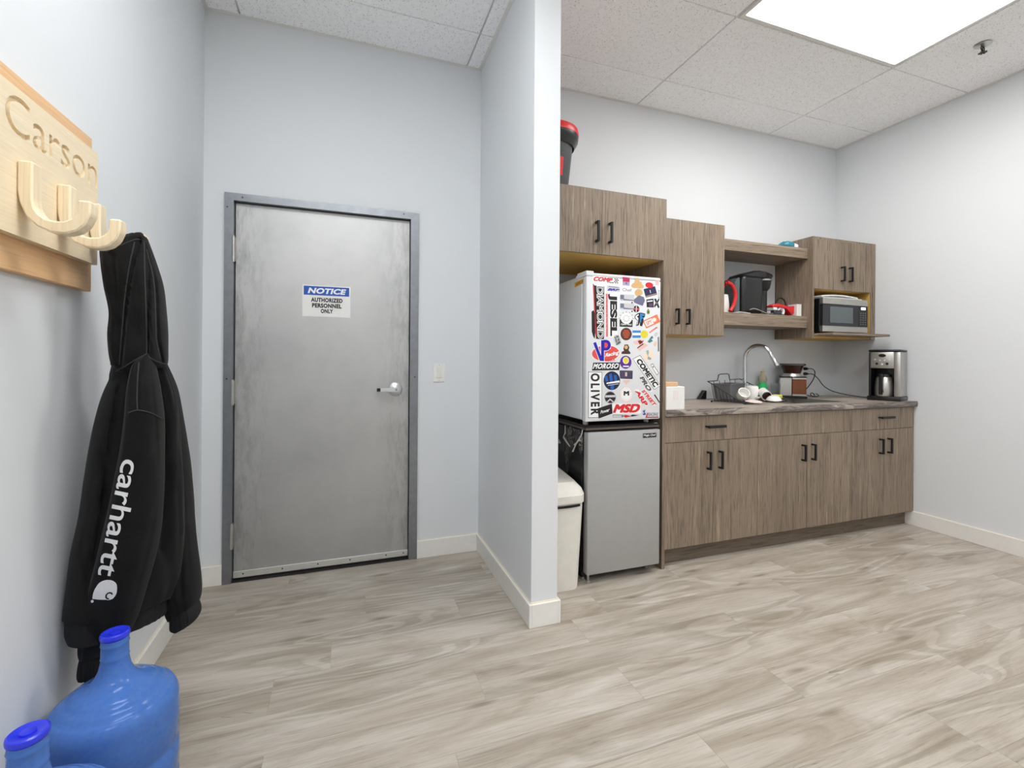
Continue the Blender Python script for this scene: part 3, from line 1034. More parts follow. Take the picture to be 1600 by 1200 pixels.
# ---- stickers, laid on the door plane
D = plane_proj(1, FY, (0, -1, 0))
C_ = lambda n, c, **k: plain('print_' + n, c, 0.45, 0.0, 0.015, **k)
pRED, pBLK, pWHT, pBLU, pPNK = C_('red', (216, 32, 44)), C_('black', (18, 18, 20)), C_('white', (244, 244, 244)), C_('blue', (22, 12, 172)), C_('pink', (236, 160, 160))
pDRED, pTAN, pYEL, pNAVY, pGRY, pLGR = C_('dark_red', (120, 24, 30)), C_('tan', (222, 180, 124)), C_('yellow', (232, 216, 52)), C_('navy', (38, 40, 84)), C_('grey', (120, 122, 128)), C_('light_grey', (205, 206, 210))
pORG, pBRN, pSKY, pPUR, pTEAL, pMID = C_('orange', (236, 128, 88)), C_('brown', (72, 44, 36)), C_('sky', (46, 138, 210)), C_('purple', (88, 32, 150)), C_('teal', (70, 130, 128)), C_('mid_blue', (30, 92, 178))
pMAG, pLIL, pGRN, pCOR, pFAINT, pSLATE = C_('magenta', (196, 44, 96)), C_('lilac', (178, 172, 206)), C_('green', (128, 150, 74)), C_('coral', (226, 78, 70)), C_('faint_pink', (238, 196, 190)), C_('slate', (112, 114, 142))
def st(poly, m, label=None, lift=0.0):
    return patch(poly, D, m, fr, lift, 0.0004, 'sticker', label)
def sub(poly, m, par, k=1, name='print'):
    return patch(poly, D, m, par, 0.0004 * k, 0.0003, name)
def tx(body, quad, m, par, off=0.02, shear=0, k=1, sp=1.0):
    return lettering(body, quad, D, m, par, off, shear, 0.0004 * k, 0.0003, sp)
# 1 racing parts sticker with a chequered flag
s = st([(926.5, 430.5), (968.5, 435.5), (967, 443.8), (925, 440.5)], pWHT, 'white sticker with red letters and a chequered flag')
tx('COMP', [(928, 432), (957.5, 434.5), (956.5, 441), (927.2, 438.8)], pRED, s, 0.045, 0.25)
tx('CAMS', [(949, 440), (959.5, 441), (959, 443), (948.7, 442)], pBLK, s, 0.03, 0.2)
for r in range(4):
    for c in range(4):
        if (r + c) % 2 == 0:
            x, y = 960.2 + c * 1.6 - r * 0.25, 435.0 + r * 1.9 + c * 0.15
            sub([(x, y), (x + 1.6, y + 0.15), (x + 1.35, y + 2.0), (x - 0.25, y + 1.9)], pBLK, s)
# 2 small badge
s = st([(973, 432.8), (984, 434), (983.6, 446.5), (973, 445.5)], pMAG, 'magenta and lilac badge sticker')
sub([(973.2, 440), (983.8, 440.8), (983.5, 446.3), (973.2, 445.3)], pLIL, s)
sub(ell(978.4, 442.7, 1.6, 1.5), pSLATE, s, 2)
# 3 tan three-lobed shape
s = st([(993, 436.5), (995, 434.2), (997.5, 435), (999.2, 439.5), (1002, 440.5), (1003, 444), (1006, 447), (1005, 450), (1000, 451), (988, 449.6), (986, 446.5), (987.8, 443.2), (990.8, 441.8), (991.5, 438.6)], pTAN, 'tan three lobed sticker')
# 4 + 5
s = st(rect(1016.2, 456, 18.5, 13.5, -15), pNAVY, 'dark blue tilted rectangular sticker')
sub(rect(1016.0, 455.5, 0.9, 5, -12), pWHT, s)
sub(rect(1017.5, 461.0, 18, 1.0, -15), pTAN, s)
s = st(ell(1014.5, 445.6, 6.2, 4.4, 24, 0, 2 * PI, 0.15), pRED, 'red oval sticker with a white word', 0.0004)
sub(rect(1014.6, 445.3, 10, 2.4, -6), pWHT, s)
# 6 maker's word printed on the door
s = lettering('Chef', [(972.5, 450), (987, 451.2), (986.8, 455.8), (972.3, 454.6)], D, pGRY, fr, 0.005, 0.0, 0.0, 0.0003, 1.0, 'lettering', 'small grey word printed on the door')
# 7
s = st([(948.5, 446), (969, 448.5), (968.6, 456), (948.2, 454.6)], pLGR, 'pale sticker with slanted blue letters')
tx('BRP', [(949.5, 450), (968, 451.6), (967.6, 455), (949.0, 453.8)], pBLU, s, 0.05, 0.35)
sub([(951, 447.3), (966.5, 448.9), (966.4, 449.6), (951, 448.1)], pDRED, s)
# 8 vertical black and white lettering with a red edge
s = st([(926.3, 443), (929, 446), (944, 447.5), (943.6, 530), (931.5, 529.5), (929.8, 520)], pBLK, 'tall black sticker with white vertical letters and a red edge')
sub([(926.4, 443.6), (928, 447), (932, 529), (930.2, 522)], pRED, s)
tx('DIAMOND', [(943.0, 447.2), (943.0, 529), (933.0, 528.6), (932.0, 446.4)], pWHT, s, 0.05, 0, 1, 0.9)
tx('DIAMOND', [(942.2, 448.4), (942.2, 528), (933.9, 527.6), (933.0, 447.6)], pBLK, s, -0.012, 0, 2, 0.93)
# 9 yellow script
s = st([(924.2, 487), (927.2, 484.6), (929.5, 490), (929.8, 520), (929.2, 529.5), (926.5, 525), (924.6, 518)], pBLK, 'narrow black sticker with yellow script', 0.0004)
tx('Racing', [(929.3, 487), (929.5, 525), (925.0, 522), (924.8, 487)], C_('gold', (226, 196, 70)), s, 0.04, 0.2)
# 10 tall black lettering
s = st([(946, 457.5), (965.5, 458.5), (965, 527.5), (946.5, 527)], pWHT, 'tall white sticker with heavy black vertical letters')
tx('JESEL', [(964.2, 459.5), (964.2, 525.5), (950.5, 525.0), (950.0, 458.6)], pBLK, s, 0.05, 0.0, 1, 1.0)
sub([(946.3, 458.5), (949.6, 458.7), (949.9, 526.5), (946.8, 526.3)], pPNK, s)
tx('EXCELLENCE IN VALVETRAIN', [(949.2, 460), (949.4, 525.5), (947.2, 525.3), (946.9, 460)], pRED, s, 0.02, 0, 2)
# 11 two pale photo stickers
for dy in (0, 13.6):
    s = st([(968.8, 460 + dy), (991, 460.8 + dy), (990.6, 470.6 + dy), (968.6, 469.6 + dy)], pLGR, 'pale photo sticker, %s of two' % ('upper' if dy == 0 else 'lower'))
    sub([(969.2, 460.6 + dy), (975, 460.9 + dy), (974.8, 467.6 + dy), (969, 467.4 + dy)], pSLATE, s)
    sub([(974, 467 + dy), (990.4, 468.8 + dy), (990.4, 470 + dy), (974, 469 + dy)], pSLATE, s)
    sub(ell(987.5, 473.0 + dy, 1.1, 1.2), pBLK, s)
# 12
s = st(ell(998, 457.5, 6.2, 6.0), pTAN, 'tan round sticker')
s = st([(990.5, 468), (998, 461.5), (1006, 464), (1007.5, 470), (1004, 478), (996, 475), (990.5, 472.5)], pSLATE, 'grey blue irregular sticker', 0.0004)
sub([(1001, 461.5), (1006, 459), (1008, 464), (1003, 467)], pWHT, s)
# 13
s = st([(1010, 468), (1021, 466.5), (1021.5, 480.5), (1010.5, 480)], pBLK, 'black square graffiti sticker')
sub([(1011.2, 470), (1019.8, 469), (1020, 471), (1011.3, 472)], pWHT, s)
sub([(1013, 474), (1020, 474), (1019.6, 479), (1014, 479)], C_('plum', (92, 66, 108)), s)
s = st([(1022, 467), (1025, 466.4), (1026.4, 470.6), (1029.4, 466), (1030.4, 468), (1028, 473), (1030.4, 480), (1028.6, 482), (1026, 476.5), (1023, 480.5), (1021.8, 478.5), (1024.4, 473)], pBLK, 'black cross shaped sticker')
sub(ell(1026, 473.5, 1.5, 2.2), pSLATE, s)
# 14
s = st(ell(994.2, 482.8, 4.9, 5.3), pBLK, 'black round sticker with a red band')
sub(rect(994.2, 482.8, 9.4, 2.6, 4), pCOR, s)
sub(rect(994.2, 482.9, 1.2, 9.6, 2), pWHT, s, 1)
# 15
s = st([(1012.8, 481.8), (1015.2, 486), (1015, 490), (1012.9, 491.2), (1010.8, 490), (1010.6, 486)], pGRN, 'small green drop sticker')
sub(ell(1012.9, 487.8, 0.9, 1.3), pBLK, s)
# 16
s = st([(968.2, 499), (988.6, 499.8), (988.2, 511), (968.2, 510.4)], pBLK, 'black and white sticker with a round pale head')
h_ = sub(ell(978.6, 497.6, 8.6, 8.6), pWHT, s)
for k in range(9):
    a = k * 0.7
    sub(rect(978.6 + 4.4 * math.cos(a), 497.4 + 4.6 * math.sin(a), 2.4, 0.5, math.degrees(a) + 50), pGRY, s, 2)
for k in range(7):
    a = PI + k * PI / 6
    sub(rect(978.6 + 10.6 * math.cos(a), 497.6 + 10.2 * math.sin(a), 1.6, 0.7, math.degrees(a)), pBLK, s, 0)
tx('Open Mind', [(970, 505), (987, 505.8), (986.8, 509.4), (970, 508.6)], pWHT, s, 0.02, 0.2, 2)
# 17
s = st([(992, 493), (996.5, 489.5), (1000.5, 488.3), (1008, 490), (1007.6, 495), (1005.4, 497), (1005.6, 502), (1003.2, 510), (999.8, 509), (1000, 503), (997.6, 508.6), (993.6, 509.2), (996, 501), (991.4, 497)], pBLK, 'black and blue angular sticker')
sub([(1000.2, 489.5), (1006.9, 491), (1006.6, 493.8), (1003, 493.6), (1002.8, 495.6), (1005.2, 496), (1005, 498), (1002.4, 498), (1001.6, 504), (999.6, 503.6)], pSKY, s)
sub([(993, 493.6), (997.6, 490.6), (998, 492.6), (995, 494.6), (997.4, 497), (996.4, 506), (995, 507.8), (996.6, 500.6), (992.6, 496.6)], pWHT, s)
# 18
s = st(rect(1018.2, 502.2, 24.5, 13, -25), pORG, 'tilted orange sticker with white letters')
sub(rect(1014.0, 503.9, 12.5, 9.2, -25), pWHT, s, 1)
tx('SPY', [(1008.6, 503.2), (1017.4, 499.2), (1019.6, 504.4), (1010.8, 508.6)], pORG, s, 0.02, 0, 2)
sub([(1022.2 + (4.2 if k % 2 == 0 else 2.4) * math.cos(k * PI / 8), 499.6 + (4.2 if k % 2 == 0 else 2.4) * math.sin(k * PI / 8)) for k in range(16)], pWHT, s)
# 19
s = st(ell(978.3, 522, 8.8, 9.8), pBRN, 'dark brown round sticker with orange lettering')
sub(ell(978.3, 522, 7.2, 8.2), C_('maroon', (104, 46, 34)), s)
for k, wd in enumerate((7, 10, 11, 9, 6)):
    sub(rect(978.3, 516.6 + k * 2.6, wd, 1.3, 2), C_('rust', (206, 96, 58)), s, 2)
# 20, 21
s = st([(988.2, 516.2), (1001.2, 516.4), (1001, 527.8), (988.2, 527.8)], pSKY, 'blue and white striped flag sticker')
sub([(988.3, 520), (1001, 520), (1001, 524), (988.3, 524)], pWHT, s)
s = st(ell(1006.6, 522.3, 5.9, 6.2), pYEL, 'yellow round sticker', 0.0004)
for x, y, a in ((1005.5, 520.3, 1.2), (1007.6, 523, 1.6), (1005, 526, 1.4)):
    sub(ell(x, y, a, 1.0, 10), pBLK, s)
# 22
s = st(ell(964.8, 531.2, 6.0, 8.6, 28, 0, 2 * PI, -0.35), pLGR, 'grey oval sticker with black letters')
tx('RGB', [(960, 526), (966, 523.4), (969.4, 536), (963.4, 539)], pBLK, s, 0.02, 0)
sub([(962, 538.6), (969, 533.5), (969.6, 535.5), (963.6, 539.6)], pTEAL, s)
# 23 large red oval with two blue letters
s = st(ell(946.2, 552, 22.5, 13.2, 40, 0, 2 * PI, -0.05), pWHT, 'red oval sticker with two large blue letters')
sub(ell(946.2, 552, 21.3, 12.2, 40, 0, 2 * PI, -0.05), pCOR, s)
def blue(poly, k):
    return sub(poly, pBLU, s, k)
sub([(925.6, 535.4), (931.4, 533.0), (938.0, 551.0), (938.0, 530.6), (947.5, 530.2), (953.0, 532.6), (955.0, 538.0), (954.0, 544.6), (950.0, 548.0), (944.6, 549.0), (944.4, 565.0), (936.4, 564.6)], pWHT, s, 2)
blue([(926.6, 536.0), (930.9, 534.2), (939.0, 556.0), (939.0, 531.6), (943.6, 531.4), (943.6, 564.2), (937.2, 563.8)], 3)
blue(ell(946.8, 539.4, 7.4, 8.4, 20, -PI / 2, PI / 2) + [(943.4, 547.8), (943.4, 531.0)], 3)
sub(ell(946.2, 539.4, 3.4, 4.0, 16, -PI / 2, PI / 2) + [(944.2, 543.4), (944.2, 535.4)], pCOR, s, 4)
tx('Racing', [(945, 552.5), (967.2, 547.0), (967.4, 555.2), (945.2, 559.6)], pWHT, s, 0.035, 0.3, 3)
tx('FUELS', [(946.5, 562.2), (960.5, 561.2), (960.3, 563.8), (946.3, 564.8)], pRED, s, 0.03, 0, 2)
# 24
s = st([(927, 566.6), (968.8, 566.2), (967.4, 578.4), (924.8, 579)], pBLK, 'black slanted sticker with white block letters')
tx('MOROSO', [(928.2, 568.0), (967.4, 567.6), (965.4, 575.8), (926.0, 576.4)], pWHT, s, 0.035, 0.1, 1, 1.1)
# 25
s = st([(919.2, 580.6), (940.8, 581.2), (940.6, 652.4), (919.0, 653.2)], pBLK, 'tall white sticker with a thin black border and vertical black letters')
sub([(919.8, 581.4), (940.2, 581.9), (940.0, 651.8), (919.6, 652.4)], pWHT, s)
tx('OLIVER', [(936.8, 583.4), (937.0, 648.4), (922.8, 648.8), (922.8, 583.2)], pBLK, s, 0.04, 0, 2, 1.35)
# 26
s = st(ell(956, 594.8, 13.6, 15.4, 40), pWHT, 'round dark blue sticker with slanted stripes and a white band')
sub(ell(956, 594.8, 12.9, 14.7, 40), C_('deep_blue', (18, 28, 62)), s)
for x in (946.4, 953.4, 960.6):
    sub([(x - 1.8, 584 + abs(x - 956) * 0.45), (x + 2.2, 583 + abs(x + 2.2 - 956) * 0.45), (x + 4.0, 595.6), (x - 0.4, 596)], pMID, s, 2)
sub([(953.6, 602), (959.2, 602), (958.8, 608.6), (954.2, 608.6)], pMID, s, 2)
sub([(947.6, 597.8), (967.6, 594.4), (968, 597.6), (947.4, 600)], pWHT, s, 3)
sub([(949.6, 601.6), (966.4, 599.2), (966.2, 600.2), (949.6, 602.6)], pLGR, s, 3)
# 27
s = st(ell(953.4, 621, 8.9, 9.4, 32), pGRY, 'small grey and black round badge sticker')
sub(ell(953.4, 621, 7.8, 8.3, 32), pBLK, s)
sub([(945.6, 617.6), (961.2, 617.2), (961.4, 620.6), (945.4, 621)], pLGR, s, 2)
sub([(947.6, 627.6), (953, 622.6), (959, 627.4), (957.4, 628.6), (953.2, 625.2), (949.2, 628.8)], pLGR, s, 2)
# 30
s = st(ell(977.6, 566, 9.0, 10.2, 36), pPUR, 'purple round sticker with a yellow face')
sub(ell(977.8, 563.2, 4.8, 5.6, 24), pWHT, s)
sub(ell(977.8, 563.2, 3.9, 4.7, 24), pYEL, s, 2)
sub(rect(978, 572.4, 9, 2.0, 2), pWHT, s)
# 31 plain brown stand-in
s = st([(974, 545), (976, 538.4), (981, 538.2), (983.4, 543), (982, 547), (985, 551), (984.6, 553.2), (971, 553), (971.4, 549.8), (975, 548)], pBRN, 'small brown sticker')
sub(ell(978.4, 542.6, 2.6, 3.0, 16), pTAN, s)
# 32
s = st([(968.2, 578.8), (988.6, 579.2), (988.2, 592.2), (968.4, 591.6)], pBLK, 'dark rectangular sticker with one pale letter')
sub([(969, 579.6), (987.8, 580), (987.4, 591.2), (969.2, 590.8)], C_('dusk', (72, 62, 92)), s)
tx('I', [(976.6, 581.6), (979.8, 581.6), (979.6, 588), (976.6, 588)], C_('cream', (214, 190, 172)), s, 0.05, 0, 2)
# 33
s = st(ell(978.6, 616, 9.4, 11.4, 36), pFAINT, 'faint pink ring sticker with a black letter')
sub(ell(978.6, 616, 8.9, 10.9, 36), pWHT, s)
for k in range(16):
    a = k * PI / 8
    sub(rect(978.6 + 7.2 * math.cos(a), 616 + 8.8 * math.sin(a), 1.6, 0.9, math.degrees(a) + 90), pFAINT, s, 2)
tx('M', [(974.4, 611), (982.8, 611), (983, 618), (974.2, 618)], pBLK, s, 0.05, 0, 2)
# 34
s = st([(973.6, 594), (984.4, 594), (983, 597), (980.4, 598), (978.6, 602), (976.6, 598), (974.4, 597)], pFAINT, 'faint pink crown shaped sticker')
# 28, 29
s = st([(933.6, 638.2), (955.8, 630.8), (957, 646), (935.4, 654)], pBLK, 'red and black slanted badge sticker', 0.0004)
sub([(934.6, 638.8), (954.6, 632.4), (954.2, 634.2), (934.8, 640.6)], pWHT, s)
sub([(935.0, 641.0), (954.6, 634.8), (954.0, 646.2), (934.8, 651.4)], pRED, s)
tx('Power', [(938.2, 641.6), (952.6, 637.2), (952.2, 642.8), (938, 646.8)], pWHT, s, 0.02, 0.2, 2)
s = st([(957.2, 630.8), (1001.6, 630), (1000.6, 646), (957.2, 646.6)], pWHT, 'white sticker with large red slanted letters')
tx('MSD', [(959.4, 631.6), (1000.8, 630.8), (998.8, 644.6), (957.4, 645.2)], pRED, s, 0.05, 0.22)
s = st([(957.4, 647.8), (974, 648.2), (974, 652), (957.4, 652.4)], pGRY, 'small grey and red arrow sticker')
sub([(958, 648.6), (971, 649), (971, 651.6), (958, 651.8)], pLGR, s)
sub([(973.6, 650), (977, 648), (987, 650.2), (977, 652.6)], pRED, s)
sub([(985, 649.4), (988, 647.8), (998.6, 648.8), (987, 651)], pBLK, s)
# 35 diagonal
s = st([(988.7, 560.7), (1000.2, 554.8), (1032.2, 602.8), (1022.0, 609.0)], pBLK, 'long diagonal white sticker with black letters')
sub([(989.4, 561.0), (1000.0, 555.6), (1031.4, 602.6), (1022.2, 608.2)], pWHT, s)
tx('COMETIC', [(1000.6, 559.6), (1029.2, 601.4), (1021.8, 605.6), (993.4, 563.6)], pBLK, s, 0.045, 0, 2)
# 36 three diagonal words
s = st([(1000.8, 587.2), (1005, 586.6), (1019.6, 611.4), (1016.4, 613)], pWHT, 'diagonal dark lettered racing sticker')
tx('PRO', [(1005.2, 588.0), (1019.4, 610.4), (1011.6, 610.6), (999.0, 590.4)], C_('graphite', (84, 80, 84)), s, 0.05, 0, 1)
s = st([(1001.2, 609.8), (1007.6, 608), (1026.6, 632.4), (1022.0, 634.4)], pWHT, 'diagonal street racing sticker with red letters')
tx('STREET', [(1006.8, 608.8), (1026.0, 632.0), (1020.8, 634.2), (1002.0, 611.0)], pRED, s, 0.05, 0, 1)
s = st([(990.6, 609.2), (997.4, 608), (1013.6, 632.4), (1009.4, 635.2)], pWHT, 'diagonal sticker with red letters at the lower right')
tx('ARP', [(997.2, 609.0), (1013.2, 632.0), (1006.4, 635.0), (991.8, 610.6)], pRED, s, 0.055, 0, 1)
# 37-40 and the crowd at the right edge
s = st([(988.8, 533.4), (999, 530.4), (1006.4, 531), (1004.4, 534.6), (1012.6, 539.6), (999.4, 548.6), (995, 544), (999, 538.6), (992, 538)], pFAINT, 'pink and dark red winged sticker')
sub([(996.4, 533), (1000, 531.4), (1003.4, 533.2), (1006.2, 531.6), (1003.4, 536), (999.6, 538.2)], pDRED, s)
sub([(995.4, 543.4), (1004.6, 536.6), (1005.6, 537.8), (996.2, 544.6)], pBLK, s)
s = st([(1011.4, 533.8), (1014, 531), (1017, 526), (1019, 524.6), (1021, 527.8), (1017.6, 530.2), (1020.2, 532.8), (1014.6, 536), (1013, 534.6)], pTEAL, 'small teal squiggle sticker')
s = st(ell(1024.6, 522.6, 2.4, 3.6, 20, 0, 2 * PI, 0.5), pLGR, 'small pale oval sticker at the right edge')
s = st([(1020.6, 538.4), (1024.4, 532.6), (1026.2, 536), (1024, 541.6)], C_('peach', (240, 204, 164)), 'small peach sticker')
s = st([(1027.6, 527), (1029.8, 526), (1030, 549), (1027.8, 549.4)], pGRY, 'narrow grey vertical sticker at the right edge')
s = st(rect(1013.6, 520.6, 18, 3.2, -38), pFAINT, 'narrow tilted pink sticker') if False else st([(1013.6, 518.6), (1026, 509.8), (1028.2, 512), (1015.4, 521.2)], pFAINT, 'narrow tilted pink sticker')
tx('LOVE', [(1014.6, 518.4), (1026, 510.8), (1027.2, 512.2), (1015.6, 520.2)], pMAG, s, 0.03, 0)
s = st([(1004.2, 556), (1009, 548), (1016, 545.4), (1019.6, 550), (1021.4, 558), (1016.6, 563.4), (1011, 566)], C_('pale_orange', (246, 222, 200)), 'pale orange sticker with a grey blue figure')
sub([(1009.4, 548.2), (1013, 546.6), (1013.8, 550.4), (1012.6, 556.4), (1017.8, 559.8), (1016.2, 562.6), (1011.4, 561), (1012.4, 557), (1010.6, 552.6)], C_('mist', (150, 176, 182)), s)
s = st([(1016.2, 570.2), (1019.8, 567.8), (1029.8, 583.0), (1026.2, 586.2)], pBLK, 'small black bordered white sticker on the right')
sub([(1016.9, 570.6), (1019.6, 568.8), (1028.9, 583.0), (1026.3, 585.2)], pWHT, s)
sub(rect(1020.4, 573.2, 2.2, 1.6, 56), pDRED, s, 2)
s = st([(1021.6, 617), (1023.4, 616.2), (1030.8, 628), (1030, 629.8)], pBLK, 'tiny black diagonal sticker near the right edge')
s = st([(1003.2, 641), (1008, 639.6), (1009.6, 643.6), (1029.2, 643.6), (1029, 653), (1007.4, 653.4), (1008.4, 649.4), (1003.8, 647.2)], pLGR, 'white sticker with a blue and red emblem at the bottom right')
sub([(1004.4, 642), (1008.4, 640.2), (1007, 644), (1009.6, 647.6), (1005.4, 648.8), (1003.6, 646.6), (1006.4, 646.2)], C_('royal', (52, 64, 150)), s)
sub([(1008.6, 652), (1011.2, 645), (1013, 645.2), (1011, 652)], pRED, s)
tx('RACING', [(1013, 645), (1028.6, 645.0), (1028.2, 649.6), (1012.6, 650)], pGRY, s, 0.03, 0.2)
sub([(1009, 651.4), (1028.6, 651), (1028.6, 652.6), (1009, 652.8)], pDRED, s)
for px, py in ((1028.4, 450.4), (1025.4, 448.6)):
    pass
s = lettering('RACE', [(1030.6, 453.6), (1031, 466.2), (1028.4, 466), (1028, 453.4)], D, pGRY, fr, 0.0, 0, 0.0, 0.0003, 1.0, 'lettering', 'small grey vertical word at the right edge')
s = st([(1024.2, 437.8), (1029.4, 438.6), (1029.2, 446), (1024, 445.4)], pFAINT, 'tiny pale pink sticker in the top right corner')
# 41 on the side
DS = plane_proj(0, FRX0 + 0.004, (-1, 0, 0))
s = patch([(897.6, 442), (913.6, 434.4), (913.8, 441.2), (898.2, 449.4)], DS, C_('amber', (226, 178, 70)), fr, 0, 0.0004, 'sticker', 'small yellow sticker on the side of the fridge')
lettering('AMSOIL', [(899.4, 442.6), (912.6, 436.2), (912.8, 440.6), (899.8, 447.4)], DS, C_('ochre', (150, 104, 30)), s, 0.02, 0, 0.0004, 0.0003)

# ================================================================== THINGS ON AND AROUND THE CABINETS
# bucket on the tall cabinet
bx, by, bz = 1.752, -0.475, TZT
t = thing('bucket', 'tapered grey bucket with a red lid on top of the tall cabinet', 'bucket', (bx, by, bz))
GREYPL = plain('graphite_plastic', (84, 85, 87), 0.45)
obj('body', MB().lathe([(0, 0), (0.092, 0), (0.097, 0.006), (0.120, 0.235), (0.128, 0.245), (0.128, 0.262), (0, 0.262)], (bx, by, bz), seg=40), GREYPL, t, True)
obj('collar', MB().lathe([(0.1285, 0.225), (0.150, 0.262), (0.152, 0.285), (0.128, 0.285), (0.1285, 0.225)], (bx, by, bz), seg=40), BLACKPL, t, True)
obj('lid', MB().lathe([(0, 0.2855), (0.153, 0.2855), (0.155, 0.300), (0.150, 0.322), (0.130, 0.334), (0, 0.336)], (bx, by, bz), seg=40), REDPL, t, True)
bd = MB()
for k in range(8):
    a0 = math.atan2(CAM.y - by, CAM.x - bx) + 0.25 + (k - 4) * 0.10
    a1 = a0 + 0.10
    q = []
    for a, h in ((a0, 0.055), (a1, 0.055), (a1, 0.150), (a0, 0.150)):
        rr = 0.0985 + (h / 0.235) * 0.023
        q.append(Vector((bx + rr * math.cos(a), by + rr * math.sin(a), bz + h)))
    nrm = Vector((math.cos((a0 + a1) / 2), math.sin((a0 + a1) / 2), 0))
    bd.prism(q, nrm * 0.003)
obj('badge', bd, REDPL, t)

# trash bin beside the fridge
t = thing('trash_bin', 'cream plastic swing lid bin between partition and fridges', 'bin', (1.755, -0.47, 0))
def rrect(x0, x1, y0, y1, z, r, n=5, bow=0.0):
    P = []
    for cx, cy_, a in ((x1 - r, y1 - r, 0), (x0 + r, y1 - r, PI / 2), (x0 + r, y0 + r, PI), (x1 - r, y0 + r, 1.5 * PI)):
        for k in range(n + 1):
            b = a + k * PI / 2 / n
            x, y = cx + r * math.cos(b), cy_ + r * math.sin(b)
            if bow and y < (y0 + y1) / 2:
                u = (x - (x0 + x1) / 2) / ((x1 - x0) / 2)
                y -= bow * (1 - u * u) * (1 if y < y0 + r * 1.2 else 0.3)
            P.append(Vector((x, y, z)))
    return P
CREAM = plain('cream_bin_plastic', (225, 222, 214), 0.45, 0.0, 0.03)
b0 = (1.648, 1.866, -0.645, -0.315)
b1 = (1.634, 1.884, -0.660, -0.30)
m = MB().grid([rrect(*b0, 0.0, 0.05, 5, 0.01), rrect(*b0, 0.004, 0.05, 5, 0.01), rrect(*b1, 0.425, 0.05, 5, 0.012), rrect(*b1, 0.452, 0.05, 5, 0.012)])
obj('body', m, CREAM, t, True)
lidr = []
for z, dx, k in ((0.4530, 0.0, 1), (0.4535, 0.006, 1), (0.492, 0.006, 1)):
    lidr.append(rrect(b1[0] - dx, b1[1] + dx, b1[2] - dx, b1[3] + dx, z, 0.05, 5, 0.014))
top1 = rrect(b1[0] + 0.004, b1[1] - 0.004, b1[2] + 0.005, b1[3] - 0.004, 0.515, 0.045, 5, 0.012)
for v in top1:
    v.z += max(0, (v.y - b1[2])) * 0.10
top2 = rrect(b1[0] + 0.03, b1[1] - 0.03, b1[2] + 0.05, b1[3] - 0.03, 0.545, 0.03, 5, 0.0)
for v in top2:
    v.z += max(0, (v.y - b1[2] - 0.02)) * 0.12
lidr += [top1, top2]
obj('lid', MB().grid(lidr), CREAM, t, True, 25)
obj('grip_slot', MB().grid([[Vector((1.655 + 0.19 * k / 10, -0.6735 - 0.010 * (1 - ((k - 5) / 5) ** 2), z)) for k in range(11)] + [Vector((1.655 + 0.19 * k / 10, -0.6700 - 0.010 * (1 - ((k - 5) / 5) ** 2), z)) for k in range(10, -1, -1)] for z in (0.437, 0.449)]), DARKGAP, t)

# ---- items on the open shelf
kx, ky, kz = 3.34, -0.15, SHZ
t = thing('coffee_machine', 'black single cup coffee machine seen side on upon the open shelf', 'coffee maker', (3.50, ky, kz))
prof = []
def side_loft(sections, y0, y1, bev=0.012):
    """x-z outline extruded across y with rounded edges"""
    m = MB()
    m.prism([(x, y0, z) for x, z in sections], (0, y1 - y0, 0), bev=bev)
    return m
obj('body', MB().box(3.368, 3.572, -0.238, -0.062, kz, kz + 0.285, 0.035, 4), BLACKPL, t, True, 35)
obj('top_cover', side_loft([(3.385, kz + 0.270), (3.585, kz + 0.268), (3.625, kz + 0.294), (3.610, kz + 0.312), (3.560, kz + 0.326), (3.49, kz + 0.322), (3.385, kz + 0.288)], -0.225, -0.075, 0.010), BLACKPL, t, True, 35)
obj('brew_head', MB().lathe([(0, 0.185), (0.030, 0.187), (0.046, 0.205), (0.055, 0.245), (0.058, 0.285), (0.050, 0.293), (0, 0.293)], (3.650, ky, kz), seg=28), BLACKPL, t, True)
obj('brew_ring', MB().lathe([(0.0585, 0.262), (0.0605, 0.264), (0.0605, 0.272), (0.0585, 0.274)], (3.650, ky, kz), seg=28), SATIN, t, True)
hd = MB().prism([(3.56, -0.20, kz + 0.318), (3.63, -0.205, kz + 0.312), (3.70, -0.19, kz + 0.300), (3.735, -0.165, kz + 0.296), (3.735, -0.135, kz + 0.296), (3.70, -0.11, kz + 0.300), (3.63, -0.095, kz + 0.312), (3.56, -0.10, kz + 0.318)], (0, 0, 0.014), bev=0.004)
obj('lid_handle', hd, BLACKPL, t, True, 35)
obj('column', MB().lathe([(0, 0), (0.056, 0), (0.058, 0.012), (0.05, 0.03), (0.05, 0.185), (0, 0.185)], (3.618, ky, kz), seg=24), BLACKPL, t, True)
TANK = Mt('smoky_tank')
TANK.col(srgb(150, 170, 172)).setp(Roughness=0.08, IOR=1.2)
TANK.b.inputs['Transmission Weight'].default_value = 0.7
TANK = TANK.m
obj('water_tank', side_loft([(3.318, kz + 0.01), (3.367, kz + 0.01), (3.367, kz + 0.268), (3.340, kz + 0.252), (3.318, kz + 0.215)], -0.215, -0.075, 0.008), TANK, t, True, 35)

